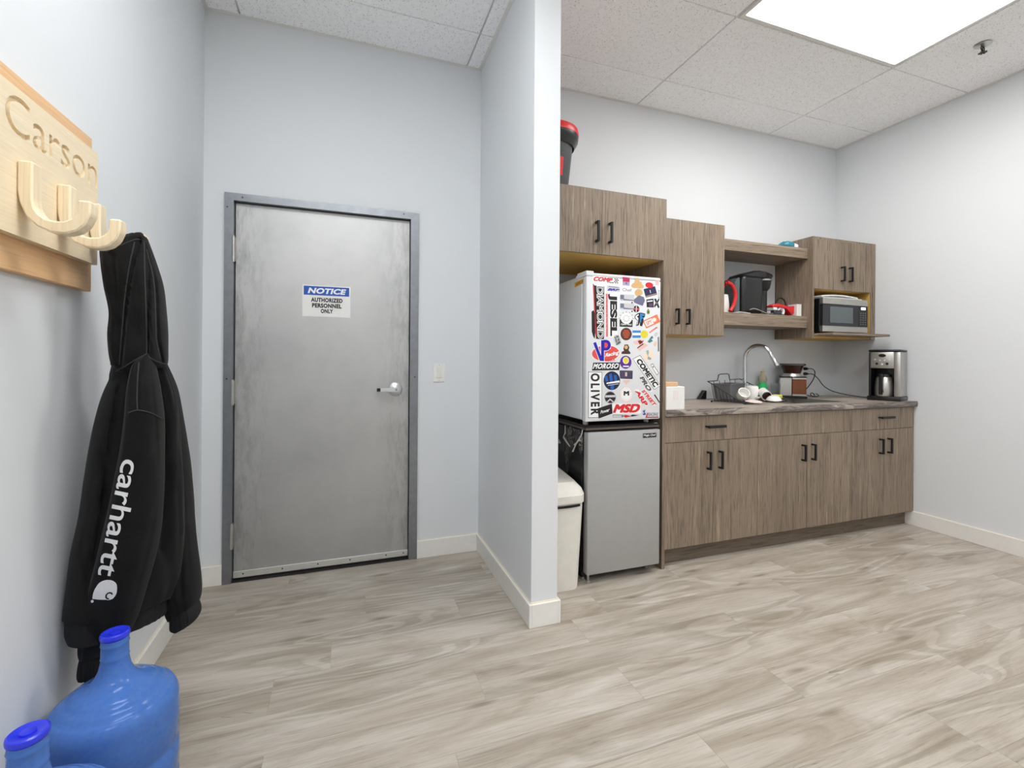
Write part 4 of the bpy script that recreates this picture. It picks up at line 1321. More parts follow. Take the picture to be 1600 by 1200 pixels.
jx, jy = 3.232, -0.165
t = thing('jug', 'white jug with black rim and red loop handle on the open shelf', 'jug', (jx, jy, SHZ))
obj('body', MB().lathe([(0, 0), (0.056, 0), (0.060, 0.006), (0.058, 0.08), (0.052, 0.135), (0, 0.136)], (jx, jy, SHZ), seg=28), WHITEPL, t, True)
obj('rim', MB().lathe([(0, 0.1365), (0.054, 0.1365), (0.054, 0.147), (0.03, 0.150), (0, 0.150)], (jx, jy, SHZ), seg=28), BLACKPL, t, True)
pts = catmull([(3.222, -0.235, SHZ + 0.215), (3.262, -0.235, SHZ + 0.205), (3.292, -0.235, SHZ + 0.165), (3.300, -0.235, SHZ + 0.115), (3.285, -0.235, SHZ + 0.06), (3.255, -0.235, SHZ + 0.015)], 6)
obj('handle', MB().tube([Vector(p) for p in pts], 0.013, 10), REDPL, t, True)
obj('handle_bridge', MB().tube([(3.222, -0.235, SHZ + 0.215), (3.226, -0.20, SHZ + 0.19), (3.230, -0.17, SHZ + 0.151)], 0.010, 8), REDPL, t, True)

t = thing('tape_dispenser', 'red hand tape dispenser lying at the right end of the shelf', 'tape dispenser', (3.74, -0.2, SHZ))
obj('frame', side_loft([(3.655, SHZ + 0.075), (3.70, SHZ + 0.092), (3.79, SHZ + 0.078), (3.845, SHZ + 0.066), (3.872, SHZ + 0.082), (3.868, SHZ + 0.02), (3.845, SHZ + 0.010), (3.79, SHZ + 0.055), (3.70, SHZ + 0.066), (3.658, SHZ + 0.062)], -0.235, -0.175, 0.004), REDPL, t, True, 35)
obj('tape_roll', MB().lathe([(0.020, -0.022), (0.034, -0.022), (0.034, 0.022), (0.020, 0.022), (0.020, -0.022)], (3.748, -0.205, SHZ + 0.0345), (0, 1, 0), 28), WHITEPL, t, True)
obj('cutter', MB().box(3.660, 3.700, -0.236, -0.174, SHZ + 0.040, SHZ + 0.061, 0.003), WHITEPL, t)
a_ = [(3.765 + 0.052 * math.cos(k * PI / 14), -0.205, SHZ + 0.075 + 0.062 * math.sin(k * PI / 14)) for k in range(15)]
obj('guard', MB().tube(a_, 0.006, 8), BLACKPL, t, True)

t = thing('carton', 'small white carton standing at the right end of the shelf', 'box', (3.905, -0.20, SHZ))
obj('body', MB().box(3.882, 3.930, -0.245, -0.170, SHZ, SHZ + 0.092, 0.001), WHITEPL, t)
obj('flap', MB().prism([(3.882, -0.245, SHZ + 0.0925), (3.930, -0.245, SHZ + 0.0925), (3.930, -0.170, SHZ + 0.0925), (3.882, -0.170, SHZ + 0.0925)], (0, 0, 0.0015)), plain('card_white', (222, 220, 215), 0.7), t)

m = MB()
m.grid([[Vector((x, -0.270, SHZ + h)), Vector((x, -0.215, SHZ + h * 1.3)), Vector((x, -0.215, SHZ + h * 1.3 + 0.004)), Vector((x, -0.270, SHZ + h + 0.004))] for x, h in ((3.268, 0.0005), (3.31, 0.006), (3.36, 0.004), (3.405, 0.0005))])
o = obj('paper_slip', m, WHITEPL, None, label='folded white paper slip at the front edge of the shelf')
tag(o, 'folded white paper slip at the front edge of the open shelf', 'paper')

t = thing('power_adapter', 'dark grey plug adapter with a looped cable in front of the coffee machine', 'adapter', (3.66, -0.255, SHZ))
obj('body', MB().box(3.625, 3.700, -0.278, -0.236, SHZ + 0.0, SHZ + 0.036, 0.006), plain('slate_plastic', (44, 48, 58), 0.5), t, True)
cb = catmull([(3.41, -0.258, SHZ + 0.03), (3.45, -0.262, SHZ + 0.038), (3.50, -0.266, SHZ + 0.026), (3.55, -0.268, SHZ + 0.012), (3.60, -0.268, SHZ + 0.008), (3.63, -0.262, SHZ + 0.010)], 6)
obj('cable', MB().tube(cb, 0.0032, 8), plain('grey_cable', (150, 150, 152), 0.4), t, True)
cb = catmull([(3.575, -0.272, SHZ + 0.004), (3.60, -0.280, SHZ - 0.0), (3.65, -0.2815, SHZ + 0.004), (3.70, -0.2815, SHZ + 0.004), (3.72, -0.268, SHZ + 0.006), (3.705, -0.255, SHZ + 0.012), (3.695, -0.25, SHZ + 0.015)], 6)
cb = [(x, y, max(z, SHZ + 0.0034)) for x, y, z in cb]
obj('cable', MB().tube(cb, 0.003, 8), BLACKPL, t, True)

# teal bag on the shelf unit
t = thing('wipes_bag', 'crumpled teal and white plastic bag on top of the shelf unit', 'bag', (3.80, -0.24, 2.039))
def blob(c, sx, sy, sz, seed, amp=0.18, seg=20):
    b = bmesh.new()
    bmesh.ops.create_icosphere(b, subdivisions=4, radius=1)
    for v in b.verts:
        n = v.co.normalized()
        k = 1 + amp * mnoise.noise(n * 2.2 + Vector((seed, 0, 0))) + amp * 0.5 * mnoise.noise(n * 6 + Vector((0, seed, 0)))
        v.co = Vector((c[0] + n.x * sx * k, c[1] + n.y * sy * k, max(c[2], c[2] + sz * 0.4 + n.z * sz * k * 0.8)))
    m = MB()
    m._add(b)
    return m
obj('body', blob((3.785, -0.235, 2.039), 0.060, 0.045, 0.042, 3), plain('teal_film', (38, 128, 146), 0.25), t, True, 60)
obj('white_end', blob((3.855, -0.235, 2.039), 0.026, 0.035, 0.032, 8), plain('white_film', (222, 228, 230), 0.3), t, True, 60)
obj('corner', MB().prism([(3.740, -0.26, 2.0392), (3.690, -0.255, 2.0392), (3.740, -0.22, 2.0392)], (0.01, 0, 0.014)), plain('teal_film_dark', (24, 84, 98), 0.3), t)

# microwave with leaflets on it
t = thing('microwave', 'stainless and black microwave oven in the niche of the right wall cabinet', 'microwave', (4.24, -0.19, 1.4035))
MX0, MX1, MY, MZ0, MZ1 = 4.003, 4.484, -0.360, 1.417, 1.668
obj('case', MB().box(MX0, MX1, MY + 0.028, -0.03, MZ0, MZ1 - 0.003, 0.003), BLACKPL, t)
MW = plane_proj(1, MY, (0, -1, 0))
fz = lambda a: MZ0 + (MZ1 - MZ0) * a
obj('trim_band', MB().box(MX0, MX1, MY, MY + 0.0275, fz(0.82), MZ1, 0.002), SATIN, t)
obj('trim_band', MB().box(MX0, MX1, MY, MY + 0.0275, MZ0, fz(0.175), 0.002), SATIN, t)
DKGL = plain('dark_glass', (34, 36, 40), 0.18)
dr = obj('door', MB().box(MX0, MX0 + 0.378, MY + 0.002, MY + 0.0275, fz(0.18), fz(0.815), 0.001), DKGL, t)
obj('window', MB().box(MX0 + 0.075, MX0 + 0.318, MY + 0.0005, MY + 0.0018, fz(0.27), fz(0.745)), plain('grey_mesh_window', (92, 99, 102), 0.25), dr)
cp = obj('control_panel', MB().box(MX0 + 0.379, MX1, MY + 0.002, MY + 0.0275, fz(0.18), fz(0.815), 0.001), BLACKPL, t)
obj('display', MB().box(MX0 + 0.408, MX0 + 0.458, MY + 0.0008, MY + 0.0018, fz(0.70), fz(0.775)), emit('lit_display', (0.75, 0.82, 1.0), 1.1), cp)
bt = MB()
for r in range(6):
    for c in range(3):
        bt.box(MX0 + 0.400 + c * 0.025, MX0 + 0.412 + c * 0.025, MY + 0.001, MY + 0.0018, fz(0.245 + r * 0.068), fz(0.268 + r * 0.068))
obj('button', bt, plain('button_grey', (120, 124, 130), 0.5), cp)
for x in (MX0 + 0.04, MX1 - 0.04):
    for y in (-0.32, -0.08):
        obj('foot', MB().cyl(0.012, 1.4035, 1.4169, (x, y, 0), seg=12), BLACKPL, t)
def leaflet(name, label, x0, x1, y0, y1, z, sag, mat):
    m = MB()
    rings = []
    for k in range(9):
        u = k / 8
        x = x0 + (x1 - x0) * u
        h = z + sag * (4 * u * (1 - u))
        rings.append([Vector((x, y0, h)), Vector((x, y1, h)), Vector((x, y1, h + 0.008)), Vector((x, y0, h + 0.008))])
    m.grid(rings)
    o = obj(name, m, mat)
    tag(o, label, 'leaflet', 'leaflets on the microwave')
    return o
leaflet('leaflet', 'lower white leaflet lying flat on the microwave', 4.02, 4.44, -0.345, -0.08, MZ1 + 0.0003, 0.001, plain('paper_white', (226, 226, 224), 0.7))
leaflet('leaflet', 'upper white leaflet arched over the one on the microwave', 4.01, 4.40, -0.340, -0.10, MZ1 + 0.0105, 0.012, plain('paper_bright', (236, 235, 234), 0.7))

# ---- items on the counter
CZ = 0.910
t = thing('canister', 'square white canister with a wooden lid at the left end of the counter', 'canister', (2.495, -0.555, CZ))
obj('body', MB().box(2.4275, 2.558, -0.606, -0.505, CZ, CZ + 0.133, 0.003), WHITEPL, t)
obj('lid', MB().box(2.4285, 2.520, -0.595, -0.515, CZ + 0.1332, CZ + 0.158, 0.003), MAPLE, t, label='pale wooden lid')
obj('mark', MB().box(2.478, 2.512, -0.6068, -0.6061, CZ + 0.055, CZ + 0.110), plain('rose_print', (230, 222, 222), 0.6), t)

# tap
t = thing('kitchen_faucet', 'tall chrome gooseneck tap over the sink', 'tap', (3.545, -0.085, CZ))
fx, fy = 3.548, -0.082
obj('base', MB().lathe([(0, 0), (0.027, 0), (0.027, 0.005), (0.022, 0.010), (0.020, 0.075), (0.015, 0.085), (0, 0.085)], (fx, fy, CZ), seg=28), CHROME, t, True)
ux, uy = 0.36, -0.93
P = []
zt = 1.215
for k in range(6):
    P.append((fx, fy, CZ + 0.085 + (zt - CZ - 0.085) * k / 5))
R_ = 0.095
for k in range(1, 15):
    a = PI - k * PI * 0.88 / 14
    P.append((fx + ux * (R_ + R_ * math.cos(a)), fy + uy * (R_ + R_ * math.cos(a)), zt + R_ * math.sin(a)))
obj('spout', MB().tube(P, 0.0145, 14), CHROME, t, True)
e0, e1 = Vector(P[-2]), Vector(P[-1])
dv = (e1 - e0).normalized()
obj('spray_head', MB().lathe([(0, 0), (0.013, 0), (0.0155, 0.03), (0.018, 0.095), (0.016, 0.102), (0, 0.102)], e1, dv, 24), CHROME, t, True)
obj('lever', MB().tube([(fx + 0.018, fy, CZ + 0.05), (fx + 0.05, fy - 0.005, CZ + 0.062), (fx + 0.085, fy - 0.01, CZ + 0.085)], [0.008, 0.006, 0.005], 10), CHROME, t, True)

# washing-up liquid
sx, sy = 3.760, -0.055
t = thing('soap_bottle', 'clear squeeze bottle half full of green washing-up liquid behind the sink', 'bottle', (sx, sy, CZ))
GLIQ = Mt('green_liquid')
GLIQ.col(srgb(64, 214, 120)).setp(Roughness=0.15, IOR=1.2)
GLIQ.b.inputs['Transmission Weight'].default_value = 0.35
obj('liquid', MB().lathe([(0, 0.0), (0.034, 0.0), (0.038, 0.01), (0.040, 0.06), (0.036, 0.095), (0.029, 0.118), (0, 0.118)], (sx, sy, CZ), seg=28, scale=(1, 0.7)), GLIQ.m, t, True)
BOT = Mt('clear_bottle')
BOT.col(srgb(214, 206, 180)).setp(Roughness=0.1, IOR=1.15)
BOT.b.inputs['Transmission Weight'].default_value = 0.6
obj('bottle_wall', MB().lathe([(0, 0.1185), (0.030, 0.1185), (0.036, 0.145), (0.030, 0.168), (0.016, 0.190), (0.014, 0.196), (0, 0.196)], (sx, sy, CZ), seg=28, scale=(1, 0.7)), BOT.m, t, True)
obj('cap', MB().lathe([(0, 0.1965), (0.016, 0.1965), (0.016, 0.207), (0.008, 0.212), (0.007, 0.222), (0, 0.222)], (sx, sy, CZ), seg=20), plain('sand_cap', (190, 170, 130), 0.5), t, True)

# coffee grinder, turned to face the room
gx, gy = 3.985, -0.125
t = grinder = thing('coffee_grinder', 'steel coffee grinder with a brown bean hopper and ground coffee drawer', 'grinder', (gx, gy, CZ))
GM = Matrix.Translation((gx, gy, CZ)) @ Matrix.Rotation(math.radians(-46), 4, 'Z')
def gbox(*a, bev=0.003):
    return MB().box(*a, bev, mtx=GM)
obj('base', gbox(-0.062, 0.095, -0.075, 0.075, 0.0, 0.018), BLACKPL, t)
obj('body', gbox(-0.090, -0.006, -0.070, 0.075, 0.0185, 0.160), SATIN, t)
obj('coffee_drawer', gbox(-0.005, 0.088, -0.078, 0.075, 0.034, 0.146), plain('brown_tint', (112, 60, 28), 0.18), t)
obj('drawer_rim', MB().box(-0.005, 0.090, -0.080, 0.075, 0.0185, 0.033, 0.002, mtx=GM).box(-0.005, 0.090, -0.080, 0.075, 0.1465, 0.160, 0.002, mtx=GM), SATIN, t)
obj('top_plate', gbox(-0.092, 0.092, -0.080, 0.078, 0.1605, 0.168), BLACKPL, t)
obj('collar', MB().lathe([(0, 0.1685), (0.072, 0.1685), (0.062, 0.190), (0, 0.190)], (0, 0, 0), seg=32, mtx=GM), SATIN, t, True)
obj('hopper', MB().lathe([(0, 0.1905), (0.058, 0.1905), (0.066, 0.215), (0.080, 0.252), (0, 0.252)], (0, 0, 0), seg=32, mtx=GM), plain('dark_brown_tint', (58, 32, 22), 0.16), t, True)
obj('hopper_lid', MB().lathe([(0, 0.2525), (0.092, 0.2525), (0.094, 0.262), (0.088, 0.268), (0, 0.268)], (0, 0, 0), seg=32, mtx=GM), plain('smoke_lid', (72, 72, 74), 0.25), t, True)

gl = MB().lathe([(0, 0), (0.030, 0), (0.036, 0.11), (0.0345, 0.11), (0.0285, 0.004), (0, 0.004)], (3.86, -0.085, CZ + 0.0037), seg=28)
o = obj('drinking_glass', gl, GLASS, None, True)
tag(o, 'clear drinking glass standing in front of the coffee grinder', 'glass')

# outlet with two plugs and their cords
t = thing('power_outlet', 'white double outlet on the back wall with two black plugs', 'outlet', (4.262, 0, 1.055))
obj('plate', MB().box(4.225, 4.300, -0.006, -0.0002, 1.055, 1.172, 0.002), WHITEPL, t)
for z in (1.093, 1.136):
    obj('socket', MB().cyl(0.017, 0, 0.002, (4.262, -0.006, z), (0, -1, 0), 20), WHITEMETAL, t)
def cord(owner, name, label, z, path, r=0.0035):
    k = obj(name, MB().tube(catmull(path, 8), r, 8), BLACKPL, owner, True, label=label)
    obj('plug', MB().lathe([(0, 0), (0.013, 0), (0.013, 0.016), (0.009, 0.024), (0.006, 0.034), (0, 0.034)], (4.262, -0.0085, z), (0, -1, 0), 16), BLACKPL, k, True)
cord(grinder, 'power_cord', 'black cord to the upper plug', 1.136, [(4.262, -0.040, 1.136), (4.30, -0.050, 1.134), (4.335, -0.045, 1.105), (4.325, -0.040, 1.05), (4.27, -0.040, 0.99), (4.21, -0.045, 0.95), (4.16, -0.05, 0.93), (4.12, -0.06, 0.922)])
cl = MB().tube(catmull([(4.16, -0.10, 0.930), (4.20, -0.11, 0.918), (4.25, -0.10, 0.915), (4.28, -0.085, 0.925), (4.265, -0.075, 0.940), (4.235, -0.085, 0.930), (4.225, -0.11, 0.915), (4.26, -0.125, 0.915), (4.30, -0.105, 0.920), (4.295, -0.085, 0.935)], 7), 0.0035, 8)
obj('cord_bundle', cl, BLACKPL, grinder, True, label='bundled loop of black cord')

# drip coffee maker, its back to the right wall
t = thing('coffee_maker', 'brushed steel drip coffee maker with a thermal carafe at the right end of the counter', 'coffee maker', (4.506, -0.490, CZ))
KM = Matrix.Translation((4.506, -0.490, CZ)) @ Matrix.Rotation(math.radians(-72), 4, 'Z') @ Matrix.Diagonal((0.93, 0.93, 1, 1))
kb = lambda *a, bev=0.004: MB().box(*a, bev, 2, mtx=KM)
obj('base', kb(-0.108, 0.108, -0.108, 0.095, 0.0, 0.032), BLACKPL, t, True)
obj('side_panel', kb(0.062, 0.102, -0.092, 0.090, 0.0325, 0.358), SATIN, t, True)
obj('side_panel', kb(-0.102, -0.086, -0.092, 0.090, 0.0325, 0.358), BLACKPL, t, True)
obj('back_tower', kb(-0.0855, 0.0615, 0.020, 0.090, 0.0325, 0.358), BLACKPL, t, True)
obj('front_panel', kb(-0.0855, 0.0615, -0.098, 0.0195, 0.238, 0.358), SATIN, t, True)
obj('top_lid', kb(-0.104, 0.104, -0.100, 0.092, 0.3585, 0.376, bev=0.008), BLACKPL, t, True)
lg = MB().lathe([(0, 0), (0.024, 0), (0.024, 0.0012), (0, 0.0012)], (-0.012, -0.0982, 0.332), (0, -1, 0), 24, scale=(1, 0.5), mtx=KM)
obj('badge', lg, BLACKPL, t)
bt = MB()
for k in range(4):
    bt.cyl(0.0055, 0, 0.002, (-0.058 + 0.031 * k, -0.0982, 0.303 if k in (0, 3) else 0.297), (0, -1, 0), 12, mtx=KM)
bt.cyl(0.007, 0, 0.002, (-0.012, -0.0982, 0.268), (0, -1, 0), 12, mtx=KM)
obj('button', bt, WHITEMETAL, t)
kn = MB()
for x in (-0.046, 0.020):
    kn.cyl(0.009, 0, 0.006, (x, -0.0982, 0.272), (0, -1, 0), 14, mtx=KM)
obj('knob', kn, BLACKPL, t, True)
cf = obj('carafe', MB().lathe([(0, 0), (0.058, 0), (0.062, 0.012), (0.060, 0.07), (0.050, 0.135), (0.044, 0.142), (0, 0.142)], (-0.012, -0.046, 0.0325), seg=32, mtx=KM), SATIN, t, True)
obj('carafe_lid', MB().lathe([(0, 0.1425), (0.046, 0.1425), (0.044, 0.160), (0.02, 0.168), (0, 0.168)], (-0.012, -0.046, 0.0325), seg=28, mtx=KM), BLACKPL, cf, True)
obj('carafe_handle', MB().box(-0.024, 0.002, -0.142, -0.128, 0.045, 0.196, 0.004, mtx=KM).box(-0.024, 0.002, -0.1275, -0.075, 0.180, 0.195, 0.003, mtx=KM).box(-0.024, 0.002, -0.1275, -0.104, 0.060, 0.074, 0.003, mtx=KM), BLACKPL, cf, True)

cord(t, 'power_cord', 'black cord along the wall to the lower plug', 1.093, [(4.262, -0.040, 1.093), (4.30, -0.055, 1.09), (4.345, -0.065, 1.055), (4.385, -0.08, 1.00), (4.43, -0.11, 0.96), (4.49, -0.16, 0.935), (4.54, -0.24, 0.92), (4.570, -0.31, 0.916), (4.575, -0.385, 0.930)])

# dish rack: high back, low front, wire
RA, RB, RC, RD = on(1106, 596, 1, -0.27), on(1156, 592, 1, -0.045), on(1230, 627, 1, -0.26), on(1164, 632, 1, -0.475)
t = thing('dish_rack', 'dark wire dish rack slanting towards the sink and full of dishes', 'dish rack', ((RA.x + RC.x) / 2, -0.26, CZ))
WIRE = plain('grey_wire', (62, 62, 64), 0.35, 0.5)
hn0, hn1 = RA.lerp(RB, 0.28), RA.lerp(RB, 0.66)
up = Vector((0, 0, 0.045))
rim = [RA, hn0, hn0 + up * 0.9 + (hn1 - hn0) * 0.08, hn0 + up + (hn1 - hn0) * 0.25, hn1 + up - (hn1 - hn0) * 0.25, hn1 + up * 0.9 - (hn1 - hn0) * 0.08, hn1, RB, RB.lerp(RC, 0.5), RC, RC.lerp(RD, 0.5), RD, RD.lerp(RA, 0.5)]
obj('rim', MB().tube(rim, 0.0036, 8, True), WIRE, t, True)
wr = MB()
def low(p):
    c_ = (RA + RB + RC + RD) / 4
    q = Vector((p.x + (c_.x - p.x) * 0.10, p.y + (c_.y - p.y) * 0.10, CZ + 0.008))
    return q
B0 = [low(p) for p in (RA, RB, RC, RD)]
wr.tube(B0, 0.0028, 6, True)
for k in range(1, 10):
    u = k / 10
    a, b = RA.lerp(RD, u), RB.lerp(RC, u)
    wr.tube([a, B0[0].lerp(B0[3], u), B0[1].lerp(B0[2], u), b], 0.0023, 6)
for k in range(1, 6):
    u = k / 6
    a, b = RA.lerp(RB, u), RD.lerp(RC, u)
    wr.tube([a, B0[0].lerp(B0[1], u), B0[3].lerp(B0[2], u), b], 0.0023, 6)
obj('wire_basket', wr, WIRE, t)
for p in B0:
    q = Vector((p.x, p.y, CZ))
    obj('foot', MB().cyl(0.006, 0.0042 if (SX0 - 0.02 < p.x) else 0.0003, 0.012, q, seg=10), BLACKPL, t)

bn = MB()
bc = Vector((3.318, -0.165))
ang = math.atan2((RB - RA).y, (RB - RA).x)
BM = Matrix.Translation((bc.x, bc.y, CZ + 0.0125)) @ Matrix.Rotation(ang, 4, 'Z')
def ringr(w_, d_, z):
    return [BM @ Vector((x, y, z)) for x, y in ((-w_, -d_), (w_, -d_), (w_, d_), (-w_, d_))]
bn.grid([ringr(0.112, 0.052, 0.0), ringr(0.135, 0.062, 0.105), ringr(0.141, 0.068, 0.105), ringr(0.141, 0.068, 0.110), ringr(0.131, 0.058, 0.110), ringr(0.109, 0.049, 0.004)])
GBIN = Mt('grey_translucent_bin')
GBIN.col(srgb(128, 128, 132)).setp(Roughness=0.2)
GBIN.b.inputs['Transmission Weight'].default_value = 0.25
o = obj('plastic_bin', bn, GBIN.m)
tag(o, 'grey see-through plastic bin standing in the dish rack', 'bin')

ck = on(1100, 622, 1, -0.06)
m = MB().prism([Vector((3.150, -0.055, CZ + 0.0005)), Vector((3.215, -0.055, CZ + 0.0005)), Vector((3.222, -0.05, CZ + 0.062)), Vector((3.205, -0.05, CZ + 0.066))], (0.0, 0.035, 0), bev=0.003)
o = obj('tray', m, BLACKPL)
tag(o, 'black slanted plastic tray leaning behind the left end of the dish rack', 'tray')

def dish(px, py, z, dep_y):
    return on(px, py, 1, dep_y)
DISHG = 'dishes drying in the rack'
WHITEC = plain('white_china', (236, 235, 231), 0.2, 0.0, 0.01)
def mug(name, label, px, py, y, axis, r, h, inner=None, handle=True, group=DISHG):
    c = on(px, py, 1, y)
    az = Vector(axis).normalized().z
    c.z = max(c.z, CZ + 0.011 + h / 2 * abs(az) + r * math.sqrt(1 - az * az))
    t = thing(name, label, 'cup', c, group)
    q = Vector((0, 0, 1)).rotation_difference(Vector(axis).normalized()).to_matrix().to_4x4()
    X = Matrix.Translation(c) @ q
    obj('cup', MB().lathe([(0, -h / 2), (r * 0.86, -h / 2), (r * 0.97, -h / 2 + 0.008), (r, h / 2), (r - 0.004, h / 2), (r * 0.93 - 0.004, -h / 2 + 0.012), (0, -h / 2 + 0.010)], seg=28, mtx=X), WHITEC, t, True)
    if inner:
        obj('glaze', MB().lathe([(0, h / 2 - 0.030), (r * 0.945 - 0.004, h / 2 - 0.030), (r - 0.0045, h / 2 - 0.001), (r - 0.006, h / 2 - 0.002), (r * 0.9 - 0.004, h / 2 - 0.028), (0, h / 2 - 0.028)], seg=28, mtx=X), inner, t, True, label='dark brown inside')
    if handle:
        obj('handle', MB().tube([(-r * 0.97, 0, h * 0.28), (-r - 0.022, 0, h * 0.22), (-r - 0.024, 0, -h * 0.15), (-r * 0.94, 0, -h * 0.28)], 0.005, 8, mtx=X), WHITEC, t, True)
    return t
mug('mug', 'white mug upside down in the middle of the dish rack', 1175.5, 617, -0.27, (0.1, 0.05, -1), 0.042, 0.090)
mug('mug', 'white mug with a dark inside lying on its side near the tap', 1194.5, 622.5, -0.345, (-0.42, -0.80, -0.30), 0.034, 0.082, plain('coffee_brown', (70, 36, 26), 0.3))
mug('mug', 'white mug with a grey print lying at the front of the rack', 1160.5, 625, -0.39, (-0.3, -0.75, 0.6), 0.038, 0.055, handle=False)
def bowl(name, label, px, py, y, axis, r, h, cat, mat):
    c = on(px, py, 1, y)
    az = Vector(axis).normalized().z
    c.z = max(c.z, CZ + 0.011 + (h if az < 0 else 0) + r * math.sqrt(1 - az * az))
    q = Vector((0, 0, 1)).rotation_difference(Vector(axis).normalized()).to_matrix().to_4x4()
    X = Matrix.Translation(c) @ q
    o = obj(name, MB().lathe([(0, 0), (r * 0.5, 0), (r * 0.8, h * 0.4), (r, h), (r * 0.97, h), (r * 0.76, h * 0.45), (r * 0.46, 0.006), (0, 0.006)], seg=32, mtx=X), mat, None, True)
    return tag(o, label, cat, DISHG)
bowl('bowl', 'white bowl upturned at the right front of the dish rack', 1209, 627, -0.40, (0.1, 0.1, -1), 0.050, 0.028, 'bowl', WHITEC)
bowl('plate', 'pinkish white plate lying at the very front of the rack', 1178, 631.5, -0.455, (0.0, 0.08, -1), 0.055, 0.010, 'plate', plain('pink_china', (232, 214, 210), 0.25))
yb = on(1211, 622, 1, -0.32)
o = obj('sponge', MB().box(yb.x - 0.040, yb.x + 0.040, yb.y - 0.03, yb.y + 0.03, CZ + 0.020, CZ + 0.045, 0.004), plain('yellow_sponge', (222, 214, 90), 0.9))
tag(o, 'yellow sponge behind the upturned bowl in the rack', 'sponge')

# ================================================================== LEFT WALL: HOOK BOARD, HOODIE, WATER JUGS
YE = -1.165
t = thing('coat_hook_board', 'pine board with carved letters and wooden hooks on the left wall', 'coat rack', (0, -1.53, 1.376))
obj('backing_board', MB().box(0.0005, 0.020, -1.90, YE, 1.376, 1.812, 0.002), MAPLE, t)
OZ0, OZ1 = 1.450, 1.765
obj('panel', MB().box(0.0202, 0.032, -1.90, YE - 0.016, OZ0, OZ1), PINEH, t)
# the carved face: letters cut right through an 8 mm skin
c = bpy.data.curves.new('lettering', 'FONT')
c.body = 'Carson'
c.offset = 0.0
c.resolution_u = 4
o = bpy.data.objects.new('lettering', c)
COL.objects.link(o)
bpy.context.view_layer.update()
bpy.context.view_layer.objects.active = o
o.select_set(True)
bpy.ops.object.convert(target='CURVE')
o = bpy.context.view_layer.objects.active
c = o.data
xs = [p.co.x for s in c.splines for p in s.bezier_points]
ys = [p.co.y for s in c.splines for p in s.bezier_points]
LX, LY = min(xs), min(ys)
LW, LH = max(xs) - LX, max(ys) - LY
TW, TH, TY0, TZ0 = 0.376, 0.084, -1.562, 1.664
for s in c.splines:
    for p in s.bezier_points:
        for at_ in ('handle_left_type', 'handle_right_type'):
            setattr(p, at_, 'FREE')
    for p in s.bezier_points:
        for nm in ('co', 'handle_left', 'handle_right'):
            v = getattr(p, nm).copy()
            setattr(p, nm, Vector((TY0 + (v.x - LX) / LW * TW, TZ0 + (v.y - LY) / LH * TH, 0)))
sp = c.splines.new('POLY')
sp.points.add(3)
for p, (a, b) in zip(sp.points, ((-1.90, OZ0), (YE - 0.016, OZ0), (YE - 0.016, OZ1), (-1.90, OZ1))):
    p.co = (a, b, 0, 1)
sp.use_cyclic_u = True
c.dimensions = '2D'
c.offset = 0
c.fill_mode = 'BOTH'
c.extrude = 0.004
dg = bpy.context.evaluated_depsgraph_get()
me = bpy.data.meshes.new_from_object(o.evaluated_get(dg))
bm = bmesh.new()
bm.from_mesh(me)
for v in bm.verts:
    v.co = Vector((0.0362 + v.co.z, v.co.x, v.co.y))
bmesh.ops.recalc_face_normals(bm, faces=bm.faces)
bpy.data.objects.remove(o)
bpy.data.curves.remove(c)
bpy.data.meshes.remove(me)
obj('carved_panel', bm, PINEH, t, label='pale pine face with carved letters')

def hook_mesh(y, th=0.036):
    """J-shaped hook cut from board, lying in the x-z plane"""
    X0 = 0.0404
    outer = [(X0, 1.612), (X0, 1.545), (0.044, 1.522), (0.056, 1.492), (0.075, 1.472), (0.098, 1.462), (0.122, 1.461), (0.143, 1.469), (0.158, 1.485), (0.167, 1.508), (0.168, 1.538)]
    inner = [(0.143, 1.538), (0.142, 1.512), (0.135, 1.497), (0.122, 1.489), (0.106, 1.487), (0.090, 1.490), (0.078, 1.499), (0.070, 1.512), (0.067, 1.530), (0.067, 1.612)]
    poly = outer + inner
    m = MB().prism([(x, y, z) for x, z in poly], (0, th, 0), bev=0.0035)
    return m
for y in (-1.526, -1.380, -1.232):
    obj('hook', hook_mesh(y), PINE, t)

